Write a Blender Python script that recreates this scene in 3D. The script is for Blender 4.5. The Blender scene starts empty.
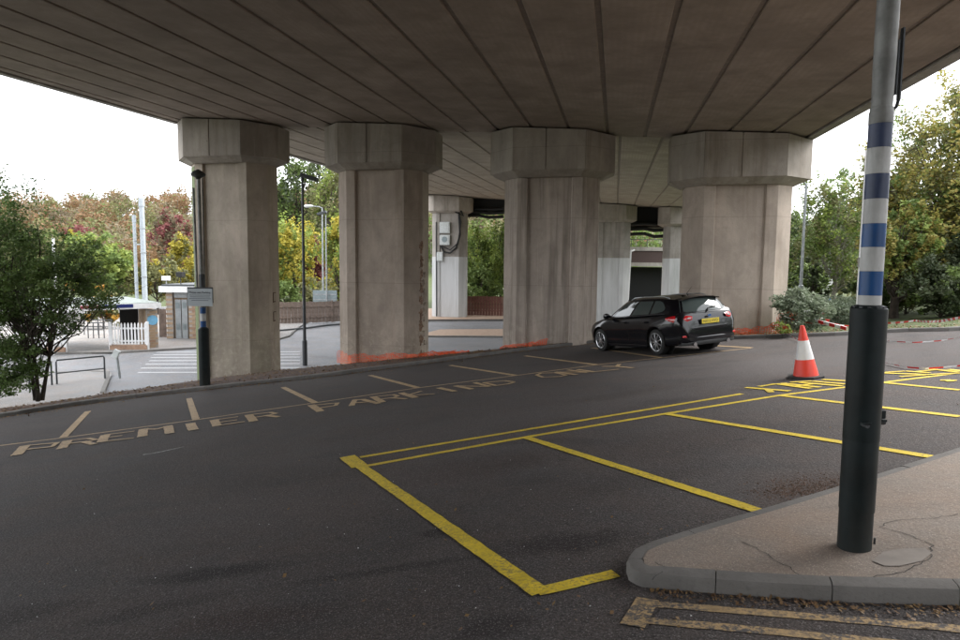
import bpy, bmesh, math, random
import numpy as np
from mathutils import Vector, Matrix
random.seed(7); rng = np.random.default_rng(7)
R = math.radians
SC = bpy.context.scene; COL = SC.collection

# ---------------------------------------------------------------- camera, light, exposure
F, PITCH, ROLL = 627.0, 0.0857, 0.010
cd = bpy.data.cameras.new("camera"); cam = bpy.data.objects.new("camera", cd); COL.objects.link(cam)
cd.sensor_width = 36.0; cd.lens = 36.0 * F / 960.0; cd.clip_start = 0.05; cd.clip_end = 3000
cam.matrix_world = Matrix.Rotation(math.pi / 2 - PITCH, 4, 'X') @ Matrix.Rotation(ROLL, 4, 'Z')
SC.camera = cam
w = bpy.data.worlds.new("World"); SC.world = w; w.use_nodes = True
wn = w.node_tree.nodes; wl = w.node_tree.links
bg = wn["Background"]; bg.inputs[1].default_value = 0.115
sky = wn.new("ShaderNodeTexSky"); sky.sky_type = 'NISHITA'; sky.sun_disc = False
SUN_EL, SUN_AZ = R(48), R(70)
sky.sun_elevation = SUN_EL; sky.sun_rotation = SUN_AZ; sky.air_density = 1.0; sky.dust_density = 3.0
hs = wn.new("ShaderNodeHueSaturation"); hs.inputs['Saturation'].default_value = 0.22
wl.new(sky.outputs[0], hs.inputs['Color'])
mx = wn.new("ShaderNodeMix"); mx.data_type = 'RGBA'; mx.inputs[0].default_value = 0.7
wl.new(hs.outputs[0], mx.inputs[6]); mx.inputs[7].default_value = (10.6, 10.9, 11.4, 1)
wl.new(mx.outputs[2], bg.inputs[0])
sd = bpy.data.lights.new("sun", 'SUN'); sd.energy = 1.5; sd.angle = R(25); sd.color = (1, .97, .92)
so = bpy.data.objects.new("sun", sd); COL.objects.link(so)
sdir = Vector((math.sin(SUN_AZ) * math.cos(SUN_EL), math.cos(SUN_AZ) * math.cos(SUN_EL), math.sin(SUN_EL)))
so.rotation_euler = sdir.to_track_quat('Z', 'Y').to_euler()
SC.view_settings.view_transform = 'Standard'; SC.view_settings.look = 'None'
SC.view_settings.exposure = 1.66; SC.view_settings.gamma = 1.0
SC.cycles.max_bounces = 6; SC.cycles.diffuse_bounces = 4; SC.cycles.transparent_max_bounces = 8

# ---------------------------------------------------------------- survey helpers (camera at the origin, z up)
PH, GX, GY, ZL = 1.8, 0.099, -0.0613, -5.2
def ray(px, py):
    x = (px - 480) / F; y = (320 - py) / F
    c, s = math.cos(ROLL), math.sin(ROLL); x, y = x * c - y * s, x * s + y * c
    cp, sp = math.cos(PITCH), math.sin(PITCH)
    return np.array([x, cp + y * sp, y * cp - sp])
def G(px, py, up=0.0):                       # point on the sloping car park
    d = ray(px, py); t = (-PH + up) / (d[2] - GX * d[0] - GY * d[1]); return d * t
def LOW(px, py, z=ZL): d = ray(px, py); return d * (z / d[2])
def AT(px, py, Y): d = ray(px, py); return d * (Y / d[1])
def zp(x, y): return -PH + GX * x + GY * y
PN = Vector((-GX, -GY, 1)).normalized()
AZ = 0.2112                                  # heading of the viaduct
LV = np.array([math.sin(AZ), math.cos(AZ), 0.0]); TV = np.array([math.cos(AZ), -math.sin(AZ), 0.0])
def TL(t, l, z): return TV * t + LV * l + np.array([0, 0, z])
def soffit(t, l): return 4.74 - 0.062 * t + 0.03 * (l - 22.4)

# ---------------------------------------------------------------- object helpers
def tag(o, label=None, cat=None, group=None, kind=None):
    if label: o['label'] = label
    if cat: o['category'] = cat
    if group: o['group'] = group
    if kind: o['kind'] = kind
    return o
def empty(name, loc, rz=0.0, label=None, cat=None, group=None, kind=None):
    o = bpy.data.objects.new(name, None); COL.objects.link(o); o.location = loc; o.rotation_euler = (0, 0, rz)
    o.empty_display_size = .2
    return tag(o, label, cat, group, kind)
class MB:
    def __init__(s): s.v = []; s.f = []; s.m = []
    def add(s, vs, fs, m=0):
        b = len(s.v); s.v += [tuple(map(float, p)) for p in vs]; s.f += [tuple(b + i for i in f) for f in fs]; s.m += [m] * len(fs); return s
    def box(s, c, d, m=0, rz=0.0, M=None):
        hx, hy, hz = d[0] / 2, d[1] / 2, d[2] / 2
        vs = [Vector((x, y, z)) for z in (-hz, hz) for y in (-hy, hy) for x in (-hx, hx)]
        T = Matrix.Translation(c) @ (M if M is not None else Matrix.Rotation(rz, 4, 'Z'))
        return s.add([T @ p for p in vs], [(0, 2, 3, 1), (4, 5, 7, 6), (0, 1, 5, 4), (2, 6, 7, 3), (0, 4, 6, 2), (1, 3, 7, 5)], m)
    def tube(s, pts, rad, n=8, m=0, cap=True):
        pts = [Vector(p) for p in pts]; N = len(pts)
        if not hasattr(rad, '__len__'): rad = [rad] * N
        vs = []; fs = []
        for i, p in enumerate(pts):
            t = (pts[min(i + 1, N - 1)] - pts[max(i - 1, 0)])
            if t.length < 1e-9: t = Vector((0, 0, 1))
            t.normalize(); a = Vector((1, 0, 0)) if abs(t.x) < .9 else Vector((0, 1, 0))
            a = (a - t * a.dot(t)).normalized(); b = t.cross(a)
            for k in range(n):
                q = 2 * math.pi * k / n; vs.append(p + (a * math.cos(q) + b * math.sin(q)) * rad[i])
        for i in range(N - 1):
            for k in range(n): fs.append((i * n + k, i * n + (k + 1) % n, (i + 1) * n + (k + 1) % n, (i + 1) * n + k))
        if cap: fs += [tuple(range(n))[::-1], tuple((N - 1) * n + k for k in range(n))]
        return s.add(vs, fs, m)
    def ring_x(s, prof, n=40, m=0):      # profile (x, radius) turned about the x axis
        vs = [(x, r_ * math.cos(2 * math.pi * k / n), r_ * math.sin(2 * math.pi * k / n)) for x, r_ in prof for k in range(n)]
        return s.add(vs, [(i * n + k, i * n + (k + 1) % n, (i + 1) * n + (k + 1) % n, (i + 1) * n + k) for i in range(len(prof) - 1) for k in range(n)], m)
    def lathe(s, c, prof, n=24, m=0):
        return s.tube([(c[0], c[1], c[2] + z) for r, z in prof], [r for r, z in prof], n, m)
    def prism(s, poly, z0, z1, m=0):
        n = len(poly); vs = [(p[0], p[1], z0) for p in poly] + [(p[0], p[1], z1) for p in poly]
        return s.add(vs, [tuple(range(n))[::-1], tuple(range(n, 2 * n))] + [(i, (i + 1) % n, n + (i + 1) % n, n + i) for i in range(n)], m)
    def build(s, name, mats, parent=None, smooth=False, bevel=0.0, recalc=True):
        me = bpy.data.meshes.new(name); me.from_pydata(s.v, [], s.f)
        if not isinstance(mats, (list, tuple)): mats = [mats]
        for q in mats: me.materials.append(q)
        if len(mats) > 1: me.polygons.foreach_set('material_index', s.m)
        if recalc:
            bm = bmesh.new(); bm.from_mesh(me); bmesh.ops.recalc_face_normals(bm, faces=bm.faces)
            if bevel > 0:
                es = [e for e in bm.edges if e.is_manifold and e.calc_face_angle(0) > .5]
                bmesh.ops.bevel(bm, geom=es, offset=bevel, segments=2, affect='EDGES', profile=.6, clamp_overlap=True)
            bm.to_mesh(me); bm.free()
        if smooth:
            me.shade_smooth()
            try: me.set_sharp_from_angle(angle=R(38))
            except Exception: pass
        me.update()
        o = bpy.data.objects.new(name, me); COL.objects.link(o)
        if parent is not None: o.parent = parent
        return o
def clone(o, parent=None):
    c = o.copy(); COL.objects.link(c); c.parent = parent
    for ch in list(o.children): clone(ch, c)
    return c

# ---------------------------------------------------------------- materials
MATS = {}
class N:
    def __init__(s, name):
        s.m = bpy.data.materials.new(name); s.m.use_nodes = True; s.t = s.m.node_tree; s.p = s.t.nodes["Principled BSDF"]
        s.out = s.t.nodes["Material Output"]
        s.tc = s.t.nodes.new("ShaderNodeTexCoord"); s.geo = s.t.nodes.new("ShaderNodeNewGeometry")
    def nd(s, ty, **kw):
        n = s.t.nodes.new(ty)
        for k, v in kw.items(): setattr(n, k, v)
        return n
    def ln(s, a, b): s.t.links.new(a, b)
    def co(s, world=True, scale=(1, 1, 1), rot=(0, 0, 0)):
        mp = s.nd("ShaderNodeMapping"); mp.inputs['Scale'].default_value = scale; mp.inputs['Rotation'].default_value = rot
        s.ln(s.geo.outputs['Position'] if world else s.tc.outputs['Object'], mp.inputs[0]); return mp.outputs[0]
    def noise(s, vec, sc, det=4, rough=.6, lo=.35, hi=.65, dist=0.0):
        n = s.nd("ShaderNodeTexNoise"); n.inputs['Scale'].default_value = sc; n.inputs['Detail'].default_value = det
        n.inputs['Roughness'].default_value = rough; n.inputs['Distortion'].default_value = dist; s.ln(vec, n.inputs['Vector'])
        r = s.nd("ShaderNodeMapRange"); r.inputs[1].default_value = lo; r.inputs[2].default_value = hi; s.ln(n.outputs[0], r.inputs[0]); return r.outputs[0]
    def mix(s, fac, a, b, mode='MIX'):
        n = s.nd("ShaderNodeMix", data_type='RGBA', blend_type=mode)
        for i, q in ((0, fac), (6, a), (7, b)):
            if hasattr(q, 'is_output'): s.ln(q, n.inputs[i])
            elif i == 0: n.inputs[0].default_value = q
            else: n.inputs[i].default_value = (*q, 1)
        return n.outputs[2]
    def math(s, op, a, b=0.0, c=None):
        n = s.nd("ShaderNodeMath", operation=op)
        for i, q in enumerate((a, b, c)):
            if q is None: continue
            if hasattr(q, 'is_output'): s.ln(q, n.inputs[i])
            else: n.inputs[i].default_value = q
        return n.outputs[0]
    def bump(s, h, st=.3, d=.01, prev=None):
        b = s.nd("ShaderNodeBump"); b.inputs['Strength'].default_value = st; b.inputs['Distance'].default_value = d
        s.ln(h, b.inputs['Height'])
        if prev is not None: s.ln(prev, b.inputs['Normal'])
        s.ln(b.outputs[0], s.p.inputs['Normal']); return b.outputs[0]
    def fin(s, col=None, rough=.8, metal=0, spec=.5, coat=0):
        if col is not None:
            if hasattr(col, 'is_output'): s.ln(col, s.p.inputs['Base Color'])
            else: s.p.inputs['Base Color'].default_value = (*col, 1)
        if hasattr(rough, 'is_output'): s.ln(rough, s.p.inputs['Roughness'])
        else: s.p.inputs['Roughness'].default_value = rough
        s.p.inputs['Metallic'].default_value = metal; s.p.inputs['Specular IOR Level'].default_value = spec
        s.p.inputs['Coat Weight'].default_value = coat; s.p.inputs['Coat Roughness'].default_value = .03
        return s.m
def plain(name, col, rough=.6, metal=0, var=.12, coat=0, spec=.5, sc=6.0, dirt=0.0):
    n = N(name); v = n.noise(n.co(False), sc, 5)
    c = n.mix(v, tuple(x * (1 - var) for x in col), tuple(min(1, x * (1 + var)) for x in col))
    if dirt: c = n.mix(n.math('MULTIPLY', n.noise(n.co(False, (1, 1, .3)), 3.1, 7, .7, .45, .75), dirt), c, (.06, .05, .04))
    return n.fin(c, rough, metal, spec, coat)
def m_asphalt(name, base, fine=True, stain=1.0, bk=1.0, spots=(), gk=1.0):
    n = N(name); P = n.co()
    big = n.noise(P, .22, 5, .6, .3, .7, .6); mid = n.noise(P, 1.3, 6, .65, .35, .7)
    c = n.mix(big, tuple(x * .74 for x in base), tuple(x * 1.24 for x in base))
    c = n.mix(n.math('MULTIPLY', mid, .5), c, (base[0] * 1.35, base[1] * 1.05, base[2] * .85))
    # broad oil stains and brown damp patches
    st = n.noise(n.co(True, (1, 2.2, 1), (0, 0, .2)), .62, 5, .6, .52, .68, .8)
    c = n.mix(n.math('MULTIPLY', st, .55 * stain), c, tuple(x * .35 for x in base))
    rs = n.noise(n.co(True, (1, 1.3, 1), (0, 0, 1.2)), .8, 6, .7, .62, .78)
    c = n.mix(n.math('MULTIPLY', rs, .4 * stain), c, (base[0] * 1.3, base[1] * .85, base[2] * .62))
    for (cx, cy, sx, sy, an, kk, tone) in spots:     # spilt oil, damp hollows, patch repairs, and painted open light, each where it lies
        mp = n.nd("ShaderNodeMapping", vector_type='TEXTURE'); mp.inputs['Location'].default_value = (cx, cy, 0); mp.inputs['Rotation'].default_value = (0, 0, an); mp.inputs['Scale'].default_value = (sx, sy, 1000)
        n.ln(P, mp.inputs[0]); ln_ = n.nd("ShaderNodeVectorMath", operation='LENGTH'); n.ln(mp.outputs[0], ln_.inputs[0])
        wv = n.math('ADD', ln_.outputs['Value'], n.math('MULTIPLY', n.noise(P, 3.2, 5, .65, .2, .8), .75))
        mr = n.nd("ShaderNodeMapRange"); mr.inputs[1].default_value = 1.5; mr.inputs[2].default_value = .85; n.ln(wv, mr.inputs[0])
        c = n.mix(n.math('MULTIPLY', mr.outputs[0], min(.95, kk * 1.25)), c, tuple(x * t for x, t in zip(base, tone)))
    g1 = n.noise(P, 62, 3, .6, .36, .62); g2 = n.noise(P, 110, 2, .5, .60, .68)
    c = n.mix(n.math('MULTIPLY', g1, .7 * gk), c, tuple(x * .30 for x in base))
    c = n.mix(n.math('MULTIPLY', g2, .6 * gk), c, tuple(min(1, x * 3.4) for x in base))
    v = n.nd("ShaderNodeTexVoronoi"); v.inputs['Scale'].default_value = 52; n.ln(P, v.inputs['Vector'])
    b = n.bump(v.outputs[0], .55 * bk, .009); n.bump(n.noise(P, 18, 4, .6, .2, .8), .35, .01, b)
    # tar seam lines
    vc = n.nd("ShaderNodeTexVoronoi", feature='DISTANCE_TO_EDGE'); vc.inputs['Scale'].default_value = .16
    wob = n.nd("ShaderNodeTexNoise"); wob.inputs['Scale'].default_value = 1.5; n.ln(P, wob.inputs['Vector'])
    ad = n.nd("ShaderNodeMixRGB"); ad.blend_type = 'ADD'; ad.inputs[0].default_value = .7; n.ln(P, ad.inputs[1]); n.ln(wob.outputs[1], ad.inputs[2])
    n.ln(ad.outputs[0], vc.inputs['Vector'])
    cr = n.math('LESS_THAN', vc.outputs[0], .0003); cr = n.math('MULTIPLY', cr, n.noise(P, .9, 3, .5, .45, .55))
    c = n.mix(n.math('MULTIPLY', cr, .75 * stain), c, tuple(x * .3 for x in base))
    return n.fin(c, n.math('ADD', n.math('MULTIPLY', st, -.12), .86), 0, .22)
def m_concrete(name, base, streak=.6, algae=0.0, boards=0.0, white=None, damp=0.5, runs=0.0, lifts=True, tint=(.5, .45, .4)):
    n = N(name); P = n.co()
    big = n.noise(n.co(True, (1, 1, .6)), .9, 7, .62, .3, .7, .5)
    c = n.mix(big, tuple(x * .72 for x in base), tuple(x * 1.15 for x in base))
    sv = n.math('MULTIPLY', n.noise(n.co(True, (1, 1, .07)), 3.6, 5, .62, .46, .70), n.noise(n.co(True, (1, 1, .35)), .75, 3, .5, .38, .62))
    c = n.mix(n.math('MULTIPLY', sv, streak), c, tuple(x * t for x, t in zip(base, tint)))
    if runs:
        c = n.mix(n.math('MULTIPLY', n.noise(n.co(True, (1, 1, .035)), 4.6, 5, .65, .50, .60), runs), c, tuple(x * .42 for x in base))
        c = n.mix(n.math('MULTIPLY', n.noise(n.co(True, (1, 1, .03), (0, 0, .7)), 6.5, 4, .6, .58, .68), runs * .6), c, tuple(min(1, x * 1.5) for x in base))
    sl = n.noise(n.co(True, (1, 1, .1)), 5.2, 4, .5, .6, .72)
    c = n.mix(n.math('MULTIPLY', sl, streak * .45), c, tuple(min(1, x * 1.45) for x in base))
    sep = n.nd("ShaderNodeSeparateXYZ"); n.ln(P, sep.inputs[0])
    blotch = n.noise(P, 2.6, 9, .75, .5, .72); c = n.mix(n.math('MULTIPLY', blotch, .35), c, tuple(x * .5 for x in base))
    c = n.mix(n.math('MULTIPLY', n.noise(P, 60, 2, .5, .55, .7), .25), c, tuple(x * .5 for x in base))
    # lift joints every 2.4 m, tie-bolt holes
    if lifts:
     fr = n.math('FRACT', n.math('MULTIPLY', n.math('ADD', sep.outputs[2], 20.3), 1 / 2.45))
     jl = n.math('LESS_THAN', fr, .006); c = n.mix(n.math('MULTIPLY', jl, .45), c, tuple(x * .4 for x in base))
    low = n.nd("ShaderNodeMapRange"); low.inputs[1].default_value = -1.6; low.inputs[2].default_value = -3.4; n.ln(sep.outputs[2], low.inputs[0])
    ero = n.noise(P, 4.5, 8, .72, .50, .62); c = n.mix(n.math('MULTIPLY', n.math('MULTIPLY', ero, low.outputs[0]), .55), c, tuple(min(1, x * t) for x, t in zip(base, (1.3, 1.35, 1.3))))
    dk = n.noise(n.co(True, (1, 1, .5), (0, 0, 2)), .55, 6, .6, .5, .66); c = n.mix(n.math('MULTIPLY', dk, .38), c, tuple(x * .55 for x in base))
    vt = n.nd("ShaderNodeTexVoronoi"); vt.inputs['Scale'].default_value = .83; vt.inputs['Randomness'].default_value = 0; n.ln(P, vt.inputs['Vector'])
    c = n.mix(n.math('MULTIPLY', n.math('LESS_THAN', vt.outputs[0], .035), .6 if lifts else 0.0), c, tuple(x * .3 for x in base))
    h = n.noise(P, 22, 6, .7, .2, .8)
    if boards:
        bd = n.nd("ShaderNodeTexWave", wave_type='BANDS', bands_direction='X'); bd.inputs['Scale'].default_value = 2.4
        bd.inputs['Distortion'].default_value = .6; bd.inputs['Detail'].default_value = 2
        n.ln(n.co(True, (1, 1, .2), (0, 0, AZ)), bd.inputs['Vector'])
        c = n.mix(n.math('MULTIPLY', bd.outputs[1], boards), c, tuple(x * .72 for x in base))
    if algae:
        a = n.noise(n.co(True, (1, 1, .25)), 2.2, 5, .6, .35, .65)
        c = n.mix(n.math('MULTIPLY', a, algae), c, (.16, .19, .09))
    if white is not None:
        wm = n.math('LESS_THAN', n.math('ADD', sep.outputs[2], n.math('MULTIPLY', n.noise(P, .6, 1), .02)), white)
        wc = n.mix(n.noise(n.co(True, (1, 1, .15)), 2.0, 5, .6, .4, .75), (.56, .56, .56), (.42, .42, .41))
        c = n.mix(wm, c, wc)
    n.bump(h, .35, .012)
    return n.fin(c, .88, 0, .25)
def m_leaf(name, cols, trans=.35):
    n = N(name); oi = n.co()
    f1 = n.noise(oi, 1.1, 3, .6, .3, .7); f2 = n.noise(oi, 9.0, 2, .5, .35, .65)
    c = n.mix(f1, cols[0], cols[1]); c = n.mix(n.math('MULTIPLY', f2, .6), c, cols[2])
    n.fin(c, .6, 0, .3)
    tr = n.nd("ShaderNodeBsdfTranslucent"); n.ln(c, tr.inputs[0]); ms = n.nd("ShaderNodeMixShader"); ms.inputs[0].default_value = trans
    n.ln(n.p.outputs[0], ms.inputs[1]); n.ln(tr.outputs[0], ms.inputs[2]); n.ln(ms.outputs[0], n.out.inputs[0]); return n.m
def m_paint(name, col, under, wear=.35, lo=.5, hi=.62):
    n = N(name); P = n.co()
    c = n.mix(n.noise(P, 6, 4), tuple(x * .82 for x in col), tuple(min(1, x * 1.1) for x in col))
    wr = n.noise(P, 38, 6, .7, lo, hi); w2 = n.noise(P, 3.0, 4, .6, .35, .75)
    wr = n.math('MULTIPLY', n.math('MULTIPLY', wr, n.math('ADD', w2, .25)), wear * 1.8)
    c = n.mix(n.nd("ShaderNodeClamp").outputs[0] if False else n.math('MINIMUM', wr, 1.0), c, under)
    v = n.nd("ShaderNodeTexVoronoi"); v.inputs['Scale'].default_value = 70; n.ln(P, v.inputs['Vector'])
    n.bump(v.outputs[0], .45, .004)
    return n.fin(c, .7, 0, .35)
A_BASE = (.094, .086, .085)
M = dict(
    asphalt=m_asphalt("asphalt_old", A_BASE, spots=[(*G(*q[0])[:2], *q[1:]) for q in [
        ((213, 573), .55, .16, .1, .75, (.35, .32, .33)), ((30, 612), .4, .2, .2, .5, (.4, .36, .36)), ((150, 610), .5, .12, .3, .45, (.45, .4, .4)),
        ((565, 543), .55, .22, .0, .75, (.35, .3, .3)), ((480, 466), 1.1, .55, .3, .5, (.55, .42, .38)), ((437, 533), .16, .1, .2, .7, (.35, .3, .3)),
        ((400, 568), .8, .07, .15, .6, (.4, .36, .36)), ((500, 625), .22, .14, .2, .6, (.4, .36, .36)), ((640, 480), 1.1, .3, .35, .35, (.5, .45, .42)),
        ((300, 500), 2.6, .8, .35, .28, (1.5, 1.35, 1.3)), ((700, 440), 1.4, .7, .35, .35, (.62, .5, .45)), ((560, 410), 3.5, .7, .36, .25, (1.45, 1.4, 1.4)),
        ((820, 360), 4.5, 1.6, .3, .35, (1.55, 1.5, 1.5)), ((620, 395), 1.2, .35, .36, .4, (.6, .55, .5)), ((90, 395), 1.6, .5, .36, .4, (.6, .5, .45)), ((250, 620), .6, .18, .1, .45, (.6, .4, .35)),  # first spot: open daylight at far right put in as paler tarmac
        ((810, 486), .75, .35, .35, .45, (1.0, .68, .52))]]),
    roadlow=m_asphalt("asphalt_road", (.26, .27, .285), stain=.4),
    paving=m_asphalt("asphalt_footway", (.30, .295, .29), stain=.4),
    islandtop=m_asphalt("asphalt_island", (.27, .235, .205), stain=.5, bk=.3, gk=.45),
    kerb=m_concrete("kerb_concrete", (.19, .18, .17), .2, lifts=False),
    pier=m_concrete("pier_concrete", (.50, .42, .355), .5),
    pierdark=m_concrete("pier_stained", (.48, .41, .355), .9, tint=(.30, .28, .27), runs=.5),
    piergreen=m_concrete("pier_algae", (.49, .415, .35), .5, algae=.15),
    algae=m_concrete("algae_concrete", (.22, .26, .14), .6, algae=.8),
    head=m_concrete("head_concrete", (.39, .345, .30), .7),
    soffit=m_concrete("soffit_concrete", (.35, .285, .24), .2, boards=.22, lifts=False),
    soffitfar_lit=m_concrete("soffit_far_lit_concrete", (.42, .36, .30), .15, boards=.3, lifts=False),  # far span's stronger light put into a paler concrete colour
    joint=plain("joint_concrete", (.24, .20, .17), .9),
    pierwhite=m_concrete("pier_whitewashed", (.34, .31, .28), .5, white=0.9),
    fascia=m_concrete("fascia_concrete", (.38, .35, .32), .5, lifts=False),
    yellow=m_paint("yellow_line_paint", (.68, .50, .035), A_BASE, .5, .47, .64),
    buff=m_paint("faded_yellow_paint", (.50, .35, .19), A_BASE, .55, .46, .62),
    buff2=m_paint("double_yellow_paint", (.46, .32, .16), A_BASE, .85, .42, .58),
    white=m_paint("white_line_paint", (.50, .50, .50), (.2, .205, .215), .5),
    chalk=m_paint("white_scuff", (.35, .35, .34), A_BASE, .7, .42, .6),
    steel=plain("galvanised_steel", (.36, .38, .39), .45, .5, .2),
    greypaint=plain("grey_column_paint", (.25, .25, .24), .5, .2, .25, dirt=.4),
    darkgrey=plain("dark_grey_metal", (.06, .065, .07), .5, .3),
    blacksleeve=plain("black_sleeve", (.011, .017, .018), .5, 0, .35, spec=.25, dirt=.4, sc=3),
    bandblue=plain("blue_band", (.012, .085, .27), .4, 0, .12, dirt=.45), bandnavy=plain("navy_band", (.045, .065, .14), .45, 0, .15, dirt=.25),
    bandwhite=plain("white_band", (.60, .60, .59), .45, 0, .08, dirt=.6),
    whitep=plain("white_paint", (.78, .78, .78), .5, 0, .06, dirt=.1),
    brickm=plain("brick_buff", (.42, .30, .20), .85, 0, .2, dirt=.2), brickm2=plain("brick_brown", (.34, .22, .15), .85, 0, .2),
    mortar=plain("mortar", (.4, .36, .32), .9),
    wood=plain("fence_timber", (.19, .145, .12), .85, 0, .35, sc=3), wood2=plain("hoarding_timber", (.14, .06, .045), .85, 0, .3),
    bark=plain("bark", (.055, .042, .033), .9, 0, .4), barkpale=plain("bark_pale", (.22, .2, .17), .9, 0, .3),
    roofgreen=plain("mossy_roof", (.20, .225, .21), .9, 0, .3), dark=plain("dark_interior", (.012, .012, .012), .8),
    greydoor=plain("grey_door", (.33, .35, .36), .5), signgrey=plain("sign_face", (.48, .52, .55), .4, 0, .04),
    signback=plain("sign_back", (.22, .27, .28), .5), signtext=plain("sign_text", (.05, .06, .08), .5), bluesign=plain("blue_sign", (.02, .12, .5), .4),
    navysign=plain("navy_sign", (.01, .02, .12), .4),
    conered=plain("cone_orange_red", (.80, .055, .03), .45, 0, .06, dirt=.15), conewhite=plain("cone_reflective", (.72, .72, .73), .35, 0, .05, dirt=.2),
    rubber=plain("black_rubber", (.02, .02, .02), .7, dirt=.4),
    orange=plain("orange_net", (.90, .13, .035), .6, 0, .1), tapered=plain("tape_red", (.65, .03, .03), .4), tapewhite=plain("tape_white", (.8, .8, .8), .4),
    soil=plain("leafy_soil", (.085, .05, .035), .95, 0, .45, sc=9), grassm=plain("grass_soil", (.07, .09, .03), .95, 0, .4, sc=2),
    rust=plain("rusty_concrete", (.30, .20, .145), .95, 0, .5, sc=18), rebar=plain("rebar", (.12, .065, .045), .8, .3),
    tan=plain("tan_paving", (.42, .30, .22), .9, 0, .15), stone=plain("pale_stone", (.4, .4, .38), .9, 0, .2),
    carpaint=plain("black_car_paint", (.003, .003, .005), .2, .0, .05, coat=.35, spec=.35), glass=plain("car_glass", (.06, .075, .072), .03, 0, .02, spec=.5, coat=.2),  # glass grey lifted so its pale reflections sit in the base colour
    blacktrim=plain("black_trim", (.01, .01, .01), .5), silver=plain("silver_alloy", (.55, .56, .58), .28, .9, .08), tyre=plain("tyre_rubber", (.015, .015, .015), .8),
    tail=plain("tail_lamp_red", (.55, .01, .015), .12, 0, .1, coat=1), tailclear=plain("tail_lamp_clear", (.55, .5, .5), .1, 0, .05, coat=1),
    plate=plain("yellow_plate", (.75, .58, .06), .4, 0, .03), chrome=plain("chrome", (.7, .7, .72), .12, 1, .02), greybox=plain("grey_cabinet", (.55, .57, .56), .5),
    cable=plain("black_cable", (.012, .012, .012), .6), lampglass=plain("lamp_glass", (.5, .5, .48), .2),
)
LEAF = dict(
    near=m_leaf("leaf_dark_green", [(000.086, 000.146, 000.043), (000.183, 000.293, 000.072), (000.121, 000.135, 000.072)]),
    green=m_leaf("leaf_green", [(00.097, 00.162, 00.048), (00.195, 00.276, 00.073), (00.130, 00.147, 00.048)]),
    lime=m_leaf("leaf_lime", [(0.224, 0.320, 0.080), (0.384, 0.416, 0.096), (0.160, 0.224, 0.064)]),
    yellow=m_leaf("leaf_yellow", [(0.432, 0.351, 0.054), (0.567, 0.459, 0.068), (0.189, 0.216, 0.054)]),
    olive=m_leaf("leaf_olive", [(0.176, 0.192, 0.080), (0.256, 0.240, 0.096), (0.128, 0.128, 0.064)]),
    rust=m_leaf("leaf_rust", [(.25, .135, .07), (.30, .18, .095), (.19, .15, .085)]),
    brown=m_leaf("leaf_brown", [(.21, .165, .105), (.26, .20, .125), (.18, .17, .11)]),
    red=m_leaf("leaf_crimson", [(.22, .06, .065), (.30, .10, .10), (.18, .09, .08)]),
    orange=m_leaf("leaf_orange", [(0.562, 0.250, 0.037), (0.600, 0.350, 0.062), (0.250, 0.188, 0.050)]),
    turning=m_leaf("leaf_turning", [(00.172, 00.224, 00.061), (00.293, 00.328, 00.086), (00.483, 00.293, 00.086)]),
    dark=m_leaf("leaf_evergreen", [(00.043, 00.068, 00.030), (00.085, 00.111, 00.051), (00.060, 00.060, 00.034)]),
    varieg=m_leaf("leaf_variegated", [(.22, .28, .17), (.09, .13, .065), (.42, .45, .36)]),
    litter=m_leaf("leaf_litter", [(.10, .055, .03), (.16, .09, .045), (.26, .17, .07)], .05),
)

# ---------------------------------------------------------------- terrain
cr_x = [-90, -40, -20, -14, -11.6, -10, -8, -5.6, -1.8, 1, 5, 9, 12, 60]
cr_y = [-16, 5.5, 14.0, 17.2, 19.4, 21.2, 22.8, 23.6, 23.3, 23.2, 24.5, 25.5, 26, 26]
def sstep(a): a = np.clip(a, 0, 1); return a * a * (3 - 2 * a)
def ground_h(x, y):
    pl = np.clip(-PH + GX * np.clip(x, -45, 26) + GY * np.clip(y, -40, 70), -5.6, 1.2) - .10
    yc = np.interp(x, cr_x, cr_y); xr = 9.5 + np.clip(y - 22, -40, 300) * .34
    m = sstep((y - yc) / 2.2) * sstep((xr - x) / 4.0)
    z = pl * (1 - m) + (ZL - .03) * m
    hill = sstep((y - 95 + .12 * x) / 150) * (27 - .03 * np.abs(x + 40))
    hill2 = sstep((y - 60) / 120) * sstep((x - 25) / 60) * 9
    return z + np.maximum(hill, 0) * m + hill2 * (1 - m) + hill * (1 - m) * .5
def build_terrain():
    def ax(a, b, lo, hi, st, big):
        c = np.arange(a, b + .01, st); l = [a]; s = st
        while l[-1] > lo: s = min(s * 1.35, big); l.append(l[-1] - s)
        r = [b]; s = st
        while r[-1] < hi: s = min(s * 1.35, big); r.append(r[-1] + s)
        return np.array(l[1:][::-1] + list(c) + r[1:])
    xs = ax(-32, 26, -700, 700, 1.0, 40); ys = ax(10, 70, -300, 900, 1.0, 40)
    X, Y = np.meshgrid(xs, ys); Z = ground_h(X, Y)
    nx, ny = len(xs), len(ys); v = np.stack([X.ravel(), Y.ravel(), Z.ravel()], 1)
    i = (np.arange(ny - 1)[:, None] * nx + np.arange(nx - 1)[None]).ravel()
    f = np.stack([i, i + 1, i + nx + 1, i + nx], 1)
    me = bpy.data.meshes.new("ground"); me.from_pydata(v.tolist(), [], f.tolist()); me.materials.append(M['grassm']); me.shade_smooth()
    o = bpy.data.objects.new("ground", me); COL.objects.link(o); o['kind'] = 'structure'
build_terrain()

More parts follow.
